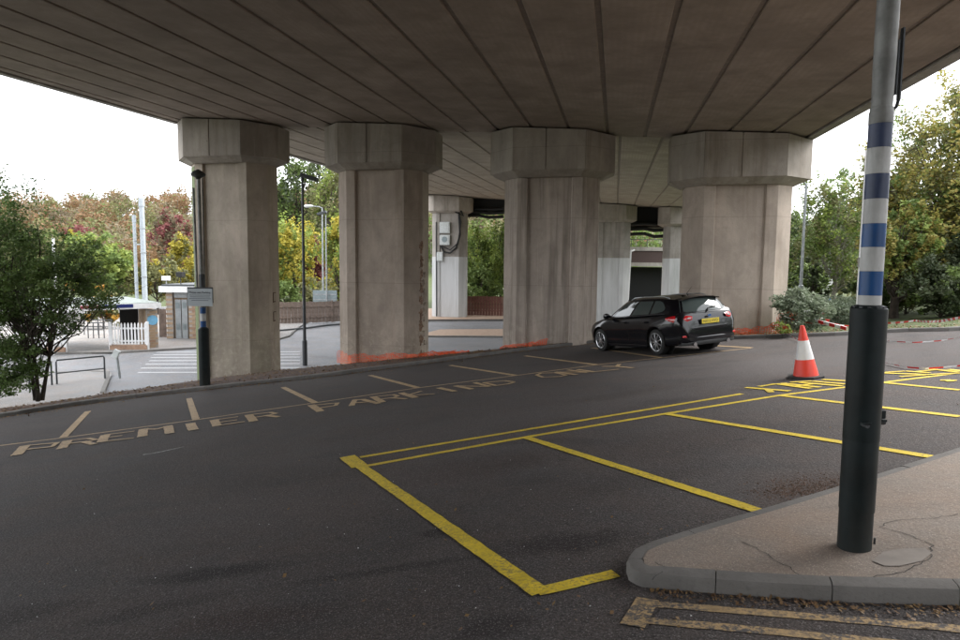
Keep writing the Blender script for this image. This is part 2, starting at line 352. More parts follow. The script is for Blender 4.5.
# car park surface: one sheet on the slope
UL = np.array([.94, .34]); UL /= np.linalg.norm(UL)
kerb_px = [(0, 418), (80, 405), (160, 395), (240, 386), (320, 377.5), (400, 367), (500, 354), (560, 347), (600, 342.5)]
kl = [G(*p) for p in kerb_px]
kl = [kl[0] - np.array([30, 13.0, 0]), kl[0] - np.array([8, 3.3, 0])] + kl + [np.array([6.6, 23.0, 0])]
for p in kl: p[2] = zp(p[0], p[1])
rk = [G(*p) for p in [(722, 339.5), (800, 337), (845, 335.5), (900, 332), (960, 331)]]
rk = [np.array([7.2, 21.2, 0])] + rk + [rk[-1] + np.array([6, -.6, 0]), rk[-1] + np.array([18, -1.5, 0])]
for p in rk: p[2] = zp(p[0], p[1])
outline = [p[:2] for p in kl] + [p[:2] for p in rk] + [(31, -25), (-45, -25)]
cp = MB(); cp.add([(x, y, zp(x, y)) for x, y in outline], [tuple(range(len(outline)))[::-1]])
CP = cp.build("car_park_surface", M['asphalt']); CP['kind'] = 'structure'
if CP.data.polygons[0].normal.z < 0: CP.data.flip_normals()

def resample(pts, step):
    pts = [np.array(p, float) for p in pts]; out = []; d = [0]
    for a, b in zip(pts[:-1], pts[1:]): d.append(d[-1] + np.linalg.norm(b - a))
    n = max(1, int(round(d[-1] / step)))
    P = np.array(pts); return [np.array([np.interp(d[-1] * i / n, d, P[:, k]) for k in range(3)]) for i in range(n + 1)]
def kerb_run(name, pts, side, width=.13, up=.11, step=.915, gap=.008, drop=.25, mat=None):
    root = empty(name, (0, 0, 0), kind='structure'); q = resample(pts, step)
    for a, b in zip(q[:-1], q[1:]):
        t = (b - a); L = np.linalg.norm(t); t = t / L; nrm = np.array([-t[1], t[0], 0]) * side; nrm /= np.linalg.norm(nrm)
        a2 = a + t * gap / 2; b2 = b - t * gap / 2; j = random.uniform(-.006, .006); o = nrm * random.uniform(-.006, .006)
        m = MB(); vs = []
        for e in (a2, b2):
            for (ox, oz) in ((0, -drop), (0.0, up - .02), (.022, up), (width, up), (width, -drop)):
                vs.append(e + o + nrm * ox + np.array([0, 0, oz + j]))
        m.add(vs, [(0, 1, 2, 3, 4), (9, 8, 7, 6, 5)] + [(i, (i + 1) % 5, 5 + (i + 1) % 5, 5 + i) for i in range(5)])
        m.build("kerbstone", mat or M['kerb'], root, bevel=.006)
    return root
kerb_run("kerb", kl, 1)
kerb_run("kerb", rk, 1)

# verge behind the kerb (leafy soil)
vg = MB(); K = resample(kl, .8); vs = []; nw = 7
for i, k in enumerate(K):
    yc = np.interp(k[0] - .9, cr_x, cr_y); 
    for j in range(nw):
        f = j / (nw - 1); dirv = np.array([-.37, .93])
        wd = max(.7, (yc - k[1]) / .93 * .95)
        x, y = k[:2] + dirv * (.135 + wd * f); z = zp(x, y) + .09 + (.05 * math.sin(i * 1.7 + j * 2.1) * random.uniform(.3, 1) if 0 < j else 0) - .25 * max(0, f - .75) * 4 * .6
        vs.append((x, y, z))
fs = [(i * nw + j, (i + 1) * nw + j, (i + 1) * nw + j + 1, i * nw + j + 1) for i in range(len(K) - 1) for j in range(nw - 1)]
vg.add(vs, fs); VG = vg.build("verge", M['soil'], smooth=True); VG['kind'] = 'structure'
VERTS = vs
# verge on the right-hand side
vg = MB(); K2 = resample(rk, .8); vs = []; nw = 8
for i, k in enumerate(K2):
    for j in range(nw):
        f = j / (nw - 1); x, y = k[:2] + np.array([.06, 1.0]) * (.135 + 6.0 * f * f); z = zp(x, y) + .09 - .16 * f
        vs.append((x, y, z))
fs = [(i * nw + j, (i + 1) * nw + j, (i + 1) * nw + j + 1, i * nw + j + 1) for i in range(len(K2) - 1) for j in range(nw - 1)]
vg.add(vs, fs); o = vg.build("verge", M['grassm'], smooth=True); o['kind'] = 'structure'

# ---------------------------------------------------------------- painted markings
MK = empty("car_park_markings", (0, 0, 0), kind='structure')
def strip(pts, width, mat, name="bay_line", up=.004, px=True, jit=.004, base=G, parent=MK, step=.08):
    P = [base(*p) for p in pts] if px else [np.array(p) for p in pts]
    P = resample(P, step); m = MB(); vs = []
    for i, p in enumerate(P):
        t = P[min(i + 1, len(P) - 1)] - P[max(i - 1, 0)]; t /= np.linalg.norm(t); nn = np.array([-t[1], t[0], 0]); nn /= np.linalg.norm(nn)
        for s in (-1, 1):
            q = p + nn * s * (width / 2 + random.uniform(-jit, jit)); 
            q[2] = (zp(q[0], q[1]) if base is G else p[2]) + up; vs.append(q)
    m.add(vs, [(2 * i, 2 * i + 2, 2 * i + 3, 2 * i + 1) for i in range(len(P) - 1)])
    return m.build(name, mat, parent, recalc=False)
Y = M['yellow']
strip([(360, 457.5), (742, 394)], .10, Y, up=.004)
strip([(362, 467), (525, 437.5), (665, 414), (780, 395.5), (960, 373)], .10, Y, up=.004)
strip([(347, 457), (360, 467.2)], .2, Y, up=.009)
strip([(361, 467), (541, 594)], .13, Y, up=.008)
strip([(537, 592.5), (616, 574)], .115, Y, up=.005)
strip([(525, 437.5), (766, 514)], .115, Y, up=.008)
strip([(665, 414), (950, 460.5)], .115, Y, up=.008)
strip([(780, 395.8), (960, 417)], .11, Y, up=.008)
strip([(884, 383), (960, 390.5)], .10, Y, up=.008)
B = M['buff']
base_l = [(-30, 449.5), (63, 438), (196, 420), (315, 403), (418, 388), (515.6, 375.7), (596, 365), (660, 358), (752, 348)]
strip(base_l, .085, B, up=.004)
for a, b in [((88, 411.5), (63, 438)), ((189, 398.5), (196, 420)), ((283, 387.5), (315, 403)), ((370, 375.5), (418, 388)), ((450, 365.5), (515.6, 375.7)), ((525, 356), (596, 365)), ((592, 348), (662, 358)), ((700, 345), (752, 348))]:
    strip([a, b], .14, B, up=.008)
# letters: PREMIER PARKING ONLY along the bays, PREMIER-style strokes
GL = {'P': [[(0, 0), (0, 1), (.8, 1), (.95, .85), (.95, .6), (.8, .45), (0, .45)]], 'R': [[(0, 0), (0, 1), (.8, 1), (.95, .85), (.95, .6), (.8, .48), (0, .48)], [(.45, .48), (1, 0)]],
      'E': [[(1, 0), (0, 0), (0, 1), (1, 1)], [(0, .52), (.8, .52)]], 'M': [[(0, 0), (0, 1), (.5, .35), (1, 1), (1, 0)]], 'I': [[(.5, 0), (.5, 1)]],
      'A': [[(0, 0), (.5, 1), (1, 0)], [(.22, .38), (.78, .38)]], 'K': [[(0, 0), (0, 1)], [(1, 1), (.05, .45)], [(.35, .6), (1, 0)]], 'N': [[(0, 0), (0, 1), (1, 0), (1, 1)]],
      'G': [[(1, .8), (.8, 1), (.2, 1), (0, .8), (0, .2), (.2, 0), (.8, 0), (1, .2), (1, .45), (.6, .45)]], 'O': [[(.2, 0), (0, .2), (0, .8), (.2, 1), (.8, 1), (1, .8), (1, .2), (.8, 0), (.2, 0)]],
      'L': [[(0, 1), (0, 0), (1, 0)]], 'Y': [[(0, 1), (.5, .5), (1, 1)], [(.5, .5), (.5, 0)]], 'T': [[(0, 1), (1, 1)], [(.5, 1), (.5, 0)]], 'S': [[(1, .85), (.8, 1), (.2, 1), (0, .8), (.1, .55), (.9, .45), (1, .2), (.8, 0), (.2, 0), (0, .15)]]}
vdir = np.array([-.42, .907])
lets = [('P', 17, 456, .95), ('R', 60, 449, 1.0), ('E', 99, 442, .95), ('M', 140, 436.5, 1.1), ('I', 184, 431.5, .6), ('E', 215, 427, .95), ('R', 250, 421.5, .95),
        ('P', 314, 411, .95), ('A', 350, 405.5, 1.0), ('R', 382, 401.5, .9), ('K', 409, 397.5, .95), ('I', 440, 392, .6), ('N', 457, 390.5, .9), ('G', 487, 386.8, 1.15), ('O', 541, 378.2, 1.0), ('N', 563, 376, .95), ('L', 586, 373, .9), ('Y', 609, 369.5, 1.1)]
def letter(ch, x, y, wd, hh, mat, wst, uu, vv, name="painted_letter"):
    o = G(x, y)[:2]; m = MB()
    for k, st in enumerate(GL[ch]):
        for a, b in zip(st[:-1], st[1:]):
            A = o + uu * a[0] * wd + vv * a[1] * hh; Bq = o + uu * b[0] * wd + vv * b[1] * hh
            t = (Bq - A); L = np.linalg.norm(t); t /= L; nn = np.array([-t[1], t[0]]); ww = wst * (1.15 if abs(t @ uu) > .8 else 1.0)
            A = A - t * ww * .45; Bq = Bq + t * ww * .45; up = .0105 + .0006 * (len(m.f) % 7)
            ns = max(2, int(L / .12)); vs = []
            for i in range(ns + 1):
                c = A + (Bq - A) * i / ns
                for s in (-1, 1):
                    q = c + nn * s * (ww / 2 + random.uniform(-.006, .006)); vs.append((q[0], q[1], zp(*q) + up))
            m.add(vs, [(2 * i, 2 * i + 2, 2 * i + 3, 2 * i + 1) for i in range(ns)])
    m.build(name, mat, MK, recalc=False)
def traced(polys):
    m = MB(); c = 0
    for pts, wd in polys:
        P0 = [G(*p) for p in pts]
        for a, b in zip(P0[:-1], P0[1:]):
            t = (b - a); L_ = np.linalg.norm(t); t /= L_; a = a - t * wd * .25; b = b + t * wd * .25; P = resample([a, b], .1); vs = []
            nn = np.array([-t[1], t[0], 0]); nn /= np.linalg.norm(nn)
            for p in P:
                for sg in (-1, 1): q = p + nn * sg * (wd / 2 + random.uniform(-.006, .006)); vs.append((q[0], q[1], zp(q[0], q[1]) + .0100 + .0006 * c))
            m.add(vs, [(2 * i, 2 * i + 2, 2 * i + 3, 2 * i + 1) for i in range(len(P) - 1)]); c += 1
    m.build("painted_letter", B, MK, recalc=False)
S_, T_ = .16, .085
traced([([(16.7, 455.3), (25, 446.3)], S_), ([(25, 446.3), (57, 443.2), (52, 447.3), (23.5, 450.2)], T_)])
traced([([(61.7, 448.7), (67.5, 441.3)], S_), ([(67, 441.3), (88, 438.8), (96, 440.2), (88, 442), (65, 444.4)], T_), ([(84, 442.3), (93.5, 444.8)], T_ * 1.3)])
traced([([(102, 442), (105.3, 435.6)], S_), ([(105, 435.4), (133, 431.9)], T_), ([(104, 438.4), (121, 436.2)], T_), ([(102, 442.3), (132.5, 438.7)], T_)])
traced([([(142.3, 436.7), (143.5, 429.6)], S_), ([(143.5, 429.6), (156.5, 429.6), (169, 426.5)], T_ * 1.1), ([(170, 433.6), (168, 426.6)], S_)])
traced([([(193.5, 430.2), (190.3, 424)], S_ * 1.1)])
traced([([(217, 426.2), (214.2, 420.6)], S_), ([(214.4, 420.5), (237, 417.3)], T_), ([(216, 423.3), (236, 420.6)], T_), ([(217.5, 426.2), (243.5, 422.3)], T_)])
traced([([(253.5, 421.5), (248.8, 415.3)], S_), ([(248.8, 415.3), (270, 412.9), (276, 414), (268, 416), (254, 418)], T_), ([(266, 416), (278, 417.4)], T_ * 1.3)])
traced([([(320.3, 411.6), (311.3, 405.6)], S_), ([(311.3, 405.8), (337.5, 403.4), (335.5, 406), (317, 408.8)], T_)])
traced([([(351.6, 406), (355, 400.2)], .12), ([(355, 400.3), (363, 400.0), (378, 403.9)], .12), ([(354, 403.4), (371, 402.2)], T_)])
traced([([(382.5, 402.4), (373, 397.2)], S_ * .9), ([(373, 397.2), (393, 395.2), (398, 396.4), (394, 398), (379.5, 399.8)], T_), ([(391, 398.4), (406, 399.4)], .1)])
traced([([(415, 397.9), (401.5, 393.4)], S_ * .9), ([(408.8, 395.3), (421, 391.6)], T_), ([(410.6, 395.9), (434, 394.4)], T_)])
traced([([(454.5, 391.6), (439, 388.3)], S_ * .85)])
traced([([(471.6, 389.4), (455.8, 386.2)], S_ * .8), ([(456, 386.3), (489, 386.9)], T_), ([(489, 386.9), (475, 383.1)], S_ * .7)])
traced([([(513.5, 382.2), (505, 381.2), (484, 383), (496, 386), (508, 384.4), (513.8, 382.9)], T_ * 1.1)])
traced([([(536.7, 375.4), (543, 377.6), (559.6, 377), (566, 375.6), (556, 373.2), (541, 373.6), (536.7, 375.4)], T_)])
traced([([(576, 375), (556, 372.4)], .11), ([(556, 372.4), (587, 372.7)], T_), ([(587, 372.7), (568, 370.4)], .11)])
traced([([(578, 369.9), (594, 372.2)], .11), ([(594, 372.2), (618, 369.6)], T_)])
traced([([(603, 366.7), (617, 366.8), (632.5, 368.2)], .10), ([(619, 364.6), (617, 366.8)], .10)])
# yellow lettering beyond the first bays, traced as it lies
def strokes(lst, wd=.10):
    m = MB()
    for k, (a, b) in enumerate(lst):
        P = resample([G(*a), G(*b)], .15); vs = []
        for i, p in enumerate(P):
            t = P[-1] - P[0]; t /= np.linalg.norm(t); nn = np.array([-t[1], t[0], 0]); nn /= np.linalg.norm(nn)
            for s in (-1, 1):
                q = p + nn * s * (wd / 2 + random.uniform(-.005, .005)); q[2] = zp(q[0], q[1]) + .0105 + .0007 * k; vs.append(q)
        m.add(vs, [(2 * i, 2 * i + 2, 2 * i + 3, 2 * i + 1) for i in range(len(P) - 1)])
    m.build("painted_letter", Y, MK, recalc=False)
strokes([((745.5, 388), (790, 391.5)), ((768, 390), (771, 393))])
strokes([((759, 387), (776, 384.3)), ((776, 384.3), (811, 389)), ((783, 383.6), (786, 385.5))])
strokes([((783, 383.8), (820, 387.8)), ((790, 382.8), (812, 381.6)), ((797, 386.5), (812, 384.5))])
strokes([((812, 381.6), (846, 384.6)), ((800, 383), (842, 386.5)), ((822, 380), (846, 381.5))])
strokes([((883, 373.5), (925, 375)), ((883, 373), (905, 371.6)), ((905, 371.6), (930, 373.4))])
strokes([((900, 377.2), (925, 375.4)), ((918, 372), (935, 370.3)), ((925, 375.4), (940, 374.5))])
strokes([((930, 369.5), (958, 372.5)), ((940, 374.5), (960, 373.6)), ((948, 369.8), (966, 372))])
strokes([((940, 380.7), (957, 381)), ((946, 380.2), (951, 382))])
# double yellow lines beside the island and a white scuff
strip([(637, 603.5), (760, 613), (1100, 641)], .07, M['buff2'], name="edge_line", up=.004)
strip([(633, 620), (760, 631), (1100, 663)], .07, M['buff2'], name="edge_line", up=.004)
strip([(648, 600), (632, 627)], .13, M['buff2'], name="edge_line", up=.008)
strip([(143, 455), (160, 452.5), (184, 447)], .05, M['chalk'], name="scuff_mark", up=.005, jit=.02)

# ---------------------------------------------------------------- kerbed island in the right foreground
IU = .095
isl_px = [(960, 606), (860, 603), (760, 597), (700, 592.5), (660, 589), (640, 587), (629, 581), (626, 571), (633, 561), (650, 553), (700, 537), (765, 518), (833, 497), (900, 475), (960, 455)]
ip = [G(px, py) for px, py in isl_px]
d0 = ip[0] - ip[1]; d1 = ip[-1] - ip[-2]
ip = [ip[0] + d0 / np.linalg.norm(d0) * 9] + ip + [ip[-1] + d1 / np.linalg.norm(d1) * 9]
for p in ip: p[2] = zp(p[0], p[1])
kroot = empty("island_kerb", (0, 0, 0), kind='structure')
def kerb_curve(pts, stones, width=.10, up=IU):
    # pts clockwise round the island; inside is to the right of travel
    P = resample(pts, .06); cum = 0; last = 0; cuts = [0]; acc = 0
    for i in range(1, len(P)):
        acc += np.linalg.norm(P[i] - P[i - 1])
        if acc > stones: cuts.append(i); acc = 0
    cuts.append(len(P) - 1)
    nr = []
    for i in range(len(P)):
        t = P[min(i + 1, len(P) - 1)] - P[max(0, i - 1)]; n_ = np.array([t[1], -t[0], 0]); nr.append(n_ / np.linalg.norm(n_))
    nr = np.array(nr); nr2 = nr.copy()
    for _ in range(4): nr2[1:-1] = (nr2[:-2] + nr2[1:-1] + nr2[2:]) / 3
    nr = nr2 / np.linalg.norm(nr2, axis=1)[:, None]
    inner = []
    for i in range(len(P)): inner.append(P[i] + nr[i] * width)
    for a, b in zip(cuts[:-1], cuts[1:]):
        if b <= a: continue
        m = MB(); vs = []; j = random.uniform(-.003, .003)
        for i in range(a, b + 1):
            sh = 0
            if i == a or i == b:
                tt = (P[min(i + 1, len(P) - 1)] - P[max(i - 1, 0)]); tt /= np.linalg.norm(tt); sh = tt * (.0025 if i == a else -.0025)
            for (ox, oz) in ((0, -.2), (0.0, up - .035), (.01, up - .012), (.035, up), (width, up + .001), (width, -.2)):
                vs.append(P[i] + sh + nr[i] * ox + np.array([0, 0, oz + j]))
        k = b - a; fs = [(i * 6 + q, i * 6 + q + 1, (i + 1) * 6 + q + 1, (i + 1) * 6 + q) for i in range(k) for q in range(5)]
        fs += [tuple(range(6))[::-1], tuple(k * 6 + q for q in range(6))]
        m.add(vs, fs); m.build("kerbstone", M['kerb'], kroot, smooth=True)
    return inner
inner = kerb_curve(ip, .60)
it = MB(); it.add([(p[0], p[1], zp(p[0], p[1]) + IU - .004) for p in inner], [tuple(range(len(inner)))])
IT = it.build("island_pavement", M['islandtop'], recalc=False); IT['kind'] = 'structure'
if IT.data.polygons[0].normal.z < 0: IT.data.flip_normals()
# cracks and a smooth repair patch round the pole
def GI(px, py): return G(px, py, IU)
def isl(pts, wd, mat, name):
    P = resample([GI(*p) for p in pts], .04); m = MB(); vs = []
    for i, p in enumerate(P):
        t = P[min(i + 1, len(P) - 1)] - P[max(i - 1, 0)]; nn = np.array([-t[1], t[0], 0]); nn /= np.linalg.norm(nn)
        c = p + nn * random.uniform(-.012, .012)
        for s in (-1, 1): q = c + nn * s * wd * random.uniform(.3, 1); vs.append((q[0], q[1], zp(q[0], q[1]) + IU - .0035 + .003))
    m.add(vs, [(2 * i, 2 * i + 2, 2 * i + 3, 2 * i + 1) for i in range(len(P) - 1)])
    return m.build(name, mat, IT, recalc=False)
isl([(742, 541), (757, 548), (770, 557), (790, 567), (803, 579), (830, 578), (870, 577), (905, 571), (930, 557), (932, 545), (915, 537), (880, 527)], .004, M['dark'], "crack")
isl([(655, 562), (664, 566), (662, 572), (652, 580)], .003, M['dark'], "crack")
isl([(880, 527), (893, 520), (930, 518), (975, 512)], .003, M['dark'], "crack")
pt = MB(); pc = [GI(*p) for p in [(883, 552), (900, 549), (925, 548), (932, 553), (922, 561), (900, 566), (885, 566), (872, 561)]]
pt.add([(p[0], p[1], zp(p[0], p[1]) + IU + .001) for p in pc], [tuple(range(8))]); o = pt.build("patch", plain("repair_mortar", (.25, .22, .195), .9), IT, recalc=False)
if o.data.polygons[0].normal.z < 0: o.data.flip_normals()

# ---------------------------------------------------------------- viaduct
LF = 22.43
VIA = empty("viaduct_deck", tuple(TL(-6, 22, 4.8)), label="wide concrete motorway viaduct deck with beamed underside overhead", cat="viaduct")
def vpart(m, name, mat, smooth=False, bevel=0, par=VIA):
    o = m.build(name, mat, None, smooth, bevel); o.parent = par
    o.matrix_parent_inverse = Matrix.Translation(par.location).inverted() if par is VIA else Matrix.Identity(4); return o
T0, T1 = -18.15, 6.1
edges = [0.9 + 1.322 * k for k in range(-15, 5)]; edges = [e for e in edges if T0 + .3 < e < T1 - .3]; edges = [T0] + edges + [T1]
def tshift(l): return 0.0 if l < 22 else -.0012 * (l - 22) ** 2 * 0
def span(l0, l1, mat, eds, off=0.0):
    for a, b in zip(eds[:-1], eds[1:]):
        a2, b2 = a + .055, b - .055; m = MB(); vs = []
        for l in (l0, l1):
            for (t, dz) in ((a2, .5), (a2, .012), (a2 + .02, 0), (b2 - .02, 0), (b2, .012), (b2, .5)): vs.append(TL(t, l, soffit(t, l) + dz + off))
        m.add(vs, [(0, 1, 2, 3, 4, 5), (11, 10, 9, 8, 7, 6)] + [(i, (i + 1) % 6, 6 + (i + 1) % 6, 6 + i) for i in range(6)])
        vpart(m, "beam", mat)
    m = MB(); vs = []
    for l in (l0 + .01, l1 - .01):
        for t, dz in ((T0 + .03, .04), (T1 - .03, .04), (T1 - .03, .45), (T0 + .03, .45)): vs.append(TL(t, l, soffit(t, l) + dz + off))
    m.add(vs, [(0, 1, 2, 3), (7, 6, 5, 4)] + [(i, (i + 1) % 4, 4 + (i + 1) % 4, 4 + i) for i in range(4)]); vpart(m, "slab", M['joint'])
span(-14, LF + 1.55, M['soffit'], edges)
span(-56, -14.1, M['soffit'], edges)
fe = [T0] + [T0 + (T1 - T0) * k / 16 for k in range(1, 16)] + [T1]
span(LF + 1.7, LF + 39.5, M['soffitfar_lit'], fe, .03)
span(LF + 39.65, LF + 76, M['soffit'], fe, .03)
m = MB()
for l0, l1 in ((-56, LF + 1.55), (LF + 1.7, LF + 39.5), (LF + 39.65, LF + 76)):
    pass
def edge_beam(t, s):
    for l0, l1 in ((-56, -14.1), (-14, LF + 1.55), (LF + 1.7, LF + 39.5), (LF + 39.65, LF + 76)):
        m = MB(); vs = []
        for l in (l0, l1):
            for a, dz in ((.01, -.04), (.34, -.02), (.36, .12), (.42, .14), (.42, .95), (.62, .95), (.62, 1.75), (.25, 1.75), (.25, .6), (.01, .6)): vs.append(TL(t + s * a, l, soffit(t, l) + dz))
        n = 10; m.add(vs, [tuple(range(n)), tuple(range(2 * n - 1, n - 1, -1))] + [(i, (i + 1) % n, n + (i + 1) % n, n + i) for i in range(n)])
        vpart(m, "parapet", M['fascia'])
edge_beam(T0, -1); edge_beam(T1, 1)
m = MB(); vs = []
for l in (-56, LF + 76):
    for t, dz in ((T0 - .2, .56), (T1 + .2, .56), (T1 + .2, .8), (T0 - .2, .8)): vs.append(TL(t, l, soffit(t, l) + dz))
m.add(vs, [(0, 1, 2, 3), (7, 6, 5, 4)] + [(i, (i + 1) % 4, 4 + (i + 1) % 4, 4 + i) for i in range(4)]); vpart(m, "road_deck", M['joint'])

def octo(W_, F_, D_, c):   # outline of a chamfered rectangle, front towards -l
    h, f, d = W_ / 2, F_ / 2, D_ / 2
    return [(-f, -d), (f, -d), (h, -d + c), (h, d - c), (f, d), (-f, d), (-h, d - c), (-h, -d + c)]
def make_pier(tc, lf, zb, label, bodymat, headmat, group, scale=1.0, spall=False, extra=None):
    """lf: distance of the head's front face; zb: z of the foot"""
    s = scale; D = 3.0 * s; lc = lf + D / 2; org = TL(tc, lc, zb)
    root = empty("concrete_pier", tuple(org), -AZ, label, "pier", group)
    ztop = soffit(tc, lc) - zb - .10; hh = 1.62 * s
    # shaft with recessed middle panel between ribs
    Wb, Fb, Db, cb = 3.48 * s, 2.34 * s, 1.95 * s, .57 * s
    p = Fb / 2; q = .78 * s; rd = .12
    o8 = octo(Wb, Fb, Db, cb)
    front = [(-p, -Db / 2), (-q - .03, -Db / 2), (-q, -Db / 2 + rd), (q, -Db / 2 + rd), (q + .03, -Db / 2), (p, -Db / 2)]
    back = [(p, Db / 2), (q + .03, Db / 2), (q, Db / 2 - rd), (-q, Db / 2 - rd), (-q - .03, Db / 2), (-p, Db / 2)]
    poly = front + [o8[2], o8[3]] + back + [o8[6], o8[7]]
    m = MB(); zs = [0, .8, 1.6, 2.4, 3.2, 4.0, 4.8, 5.6, 6.4, 7.2, ztop - hh + .02]; zs = sorted(set(z for z in zs if z <= ztop - hh + .02))
    n = len(poly); vs = [(x, y, z) for z in zs for x, y in poly]
    fs = [(i * n + k, i * n + (k + 1) % n, (i + 1) * n + (k + 1) % n, (i + 1) * n + k) for i in range(len(zs) - 1) for k in range(n)]
    fs += [tuple(range(n))[::-1], tuple((len(zs) - 1) * n + k for k in range(n))]
    m.add(vs, fs); m.build("shaft", bodymat, root, bevel=.012)
    # head: solid core with separate cladding faces, joints recessed
    Wh, Fh, Dh, ch = 4.55 * s, 2.55 * s, 3.0 * s, 1.0 * s
    P = octo(Wh - .06, Fh - .03, Dh - .06, ch); m = MB(); z0 = ztop - hh
    tilt = -.062
    low = octo(Wh - .9 * s, Fh - .35 * s, Dh - .7 * s, ch * .8)
    nn = 8; vs = [(x, y, z0) for x, y in low] + [(x, y, z0 + .2 * s) for x, y in P] + [(x, y, ztop - .03 + x * tilt) for x, y in P]
    fs = [tuple(range(8))[::-1], tuple(range(16, 24))] + [(r * 8 + k, r * 8 + (k + 1) % 8, (r + 1) * 8 + (k + 1) % 8, (r + 1) * 8 + k) for r in range(2) for k in range(8)]
    m.add(vs, fs); head = m.build("head", headmat, root, bevel=.01)
    Pf = octo(Wh, Fh, Dh, ch)
    for k in range(8):
        a = np.array(Pf[k]); b = np.array(Pf[(k + 1) % 8]); L = np.linalg.norm(b - a); t = (b - a) / L; nrm = np.array([t[1], -t[0]])
        cuts = [0, .46, 1] if L > 2 * s else [0, 1]
        for c0, c1 in zip(cuts[:-1], cuts[1:]):
            A = a + t * (L * c0 + (.02 if c0 > 0 else .008)); Bb = a + t * (L * c1 - (.02 if c1 < 1 else .008)); m = MB(); vs = []
            for e in (A, Bb):
                for off, z in ((.02, z0 + .205 * s), (-.10, z0 + .205 * s), (-.10, ztop + e[0] * tilt), (.02, ztop + e[0] * tilt)):
                    q2 = e + nrm * (off - .02); vs.append((q2[0], q2[1], z))
            m.add(vs, [(0, 1, 2, 3), (7, 6, 5, 4), (0, 4, 5, 1), (1, 5, 6, 2), (2, 6, 7, 3), (3, 7, 4, 0)]); m.build("panel", headmat, head)
    if extra: extra(root, ztop, Wb, Db, cb, Fb)
    return root
def ex_algae(root, zt, W, D, c, F_):
    m = MB(); e = .004; x0, x1 = -W / 2, -F_ / 2; y0, y1 = -D / 2 + c, -D / 2
    n = np.array([-(c), -(W - F_) / 2]); n = n / np.linalg.norm(n) * e
    m.add([(x0 + n[0], y0 + n[1], 0), (x1 + n[0], y1 + n[1], 0), (x1 + n[0], y1 + n[1], zt - 1.7), (x0 + n[0], y0 + n[1], zt - 1.7)], [(0, 1, 2, 3)])
    m.build("algae_film", M['algae'], root, recalc=False)
def ex_spall(root, zt, W, D, c, F_):
    r_ = random.Random(3); ax, ay = F_ / 2, -D / 2; bx, by = W / 2, -D / 2 + c; T_ = Vector((bx - ax, by - ay, 0)).normalized(); N_ = Vector((T_.y, -T_.x, 0)); L = Vector((bx - ax, by - ay, 0)).length
    def P(u, z, d=.0): q = Vector((ax, ay, 0)) + T_ * (u * L) + N_ * d; return (q.x, q.y, z)
    for k in range(9):      # broken hollows with crumbling lips
        z0 = 1.2 + k * .52 + r_.uniform(-.08, .08); hh = r_.uniform(.3, .56); 
        if z0 + hh > zt - 2.4: break
        m = MB(); n = 9; ring = []; ctr = P(.93, z0 + hh / 2, .010)
        for q in range(n): a = 2 * math.pi * q / n; ring.append(P(.93 + .10 * math.cos(a) * r_.uniform(.5, 1.1), z0 + hh / 2 + hh * .5 * math.sin(a) * r_.uniform(.75, 1.1), .006))
        m.add(ring + [ctr], [(q, (q + 1) % n, n) for q in range(n)])
        for q in range(4):
            a = r_.uniform(0, 6.28); m.box(P(.92 + .08 * math.cos(a), z0 + hh / 2 + hh * .45 * math.sin(a), .0), (.03 + r_.random() * .05, .03, .05 + r_.random() * .12), M=Matrix.Rotation(r_.uniform(-.6, .6), 4, 'Y') @ Matrix.Rotation(r_.uniform(0, 1), 4, 'Z'))
        m.build("spalled_concrete", M['rust'], root)
    for k in range(34):
        m = MB(); z = .6 + r_.random() * 4.6; s = r_.uniform(.05, .14); m.box((W / 2 - r_.uniform(-.02, .05), -D / 2 + c + r_.uniform(.0, .25), z), (s, s, s * 1.5), M=Matrix.Rotation(r_.uniform(0, 3), 4, 'X') @ Matrix.Rotation(r_.uniform(0, 3), 4, 'Z')); m.build("broken_edge", M['pier'], root)
    for z in (2.7, 3.9, 4.8):
        m = MB(); m.tube([P(.82, z, .02), P(.9, z + .12, .04), P(.88, z + .34, .02)], .011, 6); m.build("rebar", M['rebar'], root)
def ex_spall1(root, zt, W, D, c, F_):
    ex_algae(root, zt, W, D, c, F_)
    for z in (3.1, 3.9):
        m = MB(); x = W / 2 + .012; y = -.1
        m.box((x, y, z), (.02, .03, .42), rz=.05); m.box((x, y + .10, z + .2), (.02, .18, .03)); m.box((x, y + .08, z - .17), (.02, .13, .04)); m.build("rebar", M['rebar'], root)
g1 = "front row of concrete viaduct piers"
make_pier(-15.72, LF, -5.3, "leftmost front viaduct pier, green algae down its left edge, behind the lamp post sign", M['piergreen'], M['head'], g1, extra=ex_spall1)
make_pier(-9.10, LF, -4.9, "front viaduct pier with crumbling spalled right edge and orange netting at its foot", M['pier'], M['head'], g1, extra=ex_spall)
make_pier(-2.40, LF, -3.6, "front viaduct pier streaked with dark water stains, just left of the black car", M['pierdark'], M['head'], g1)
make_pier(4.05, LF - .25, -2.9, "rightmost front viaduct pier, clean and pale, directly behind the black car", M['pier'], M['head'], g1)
def t_at(px, l): d = ray(px, 250); k = l / (d @ LV); return (d * k) @ TV
g2 = "rear row of viaduct piers seen through the gaps"
rl = LF + 37.5
for px, lb in ((446, "whitewashed rear viaduct pier carrying grey meter boxes and looped cable"), (611, "rear viaduct pier showing between the stained front pier and the tunnel opening"),
               (684, "rear viaduct pier partly hidden by the rightmost front pier, above the car's roof")):
    make_pier(t_at(px, rl), rl, ZL - .1, lb, M['pierwhite'], M['head'], g2)
for px in (530, 758):
    pass

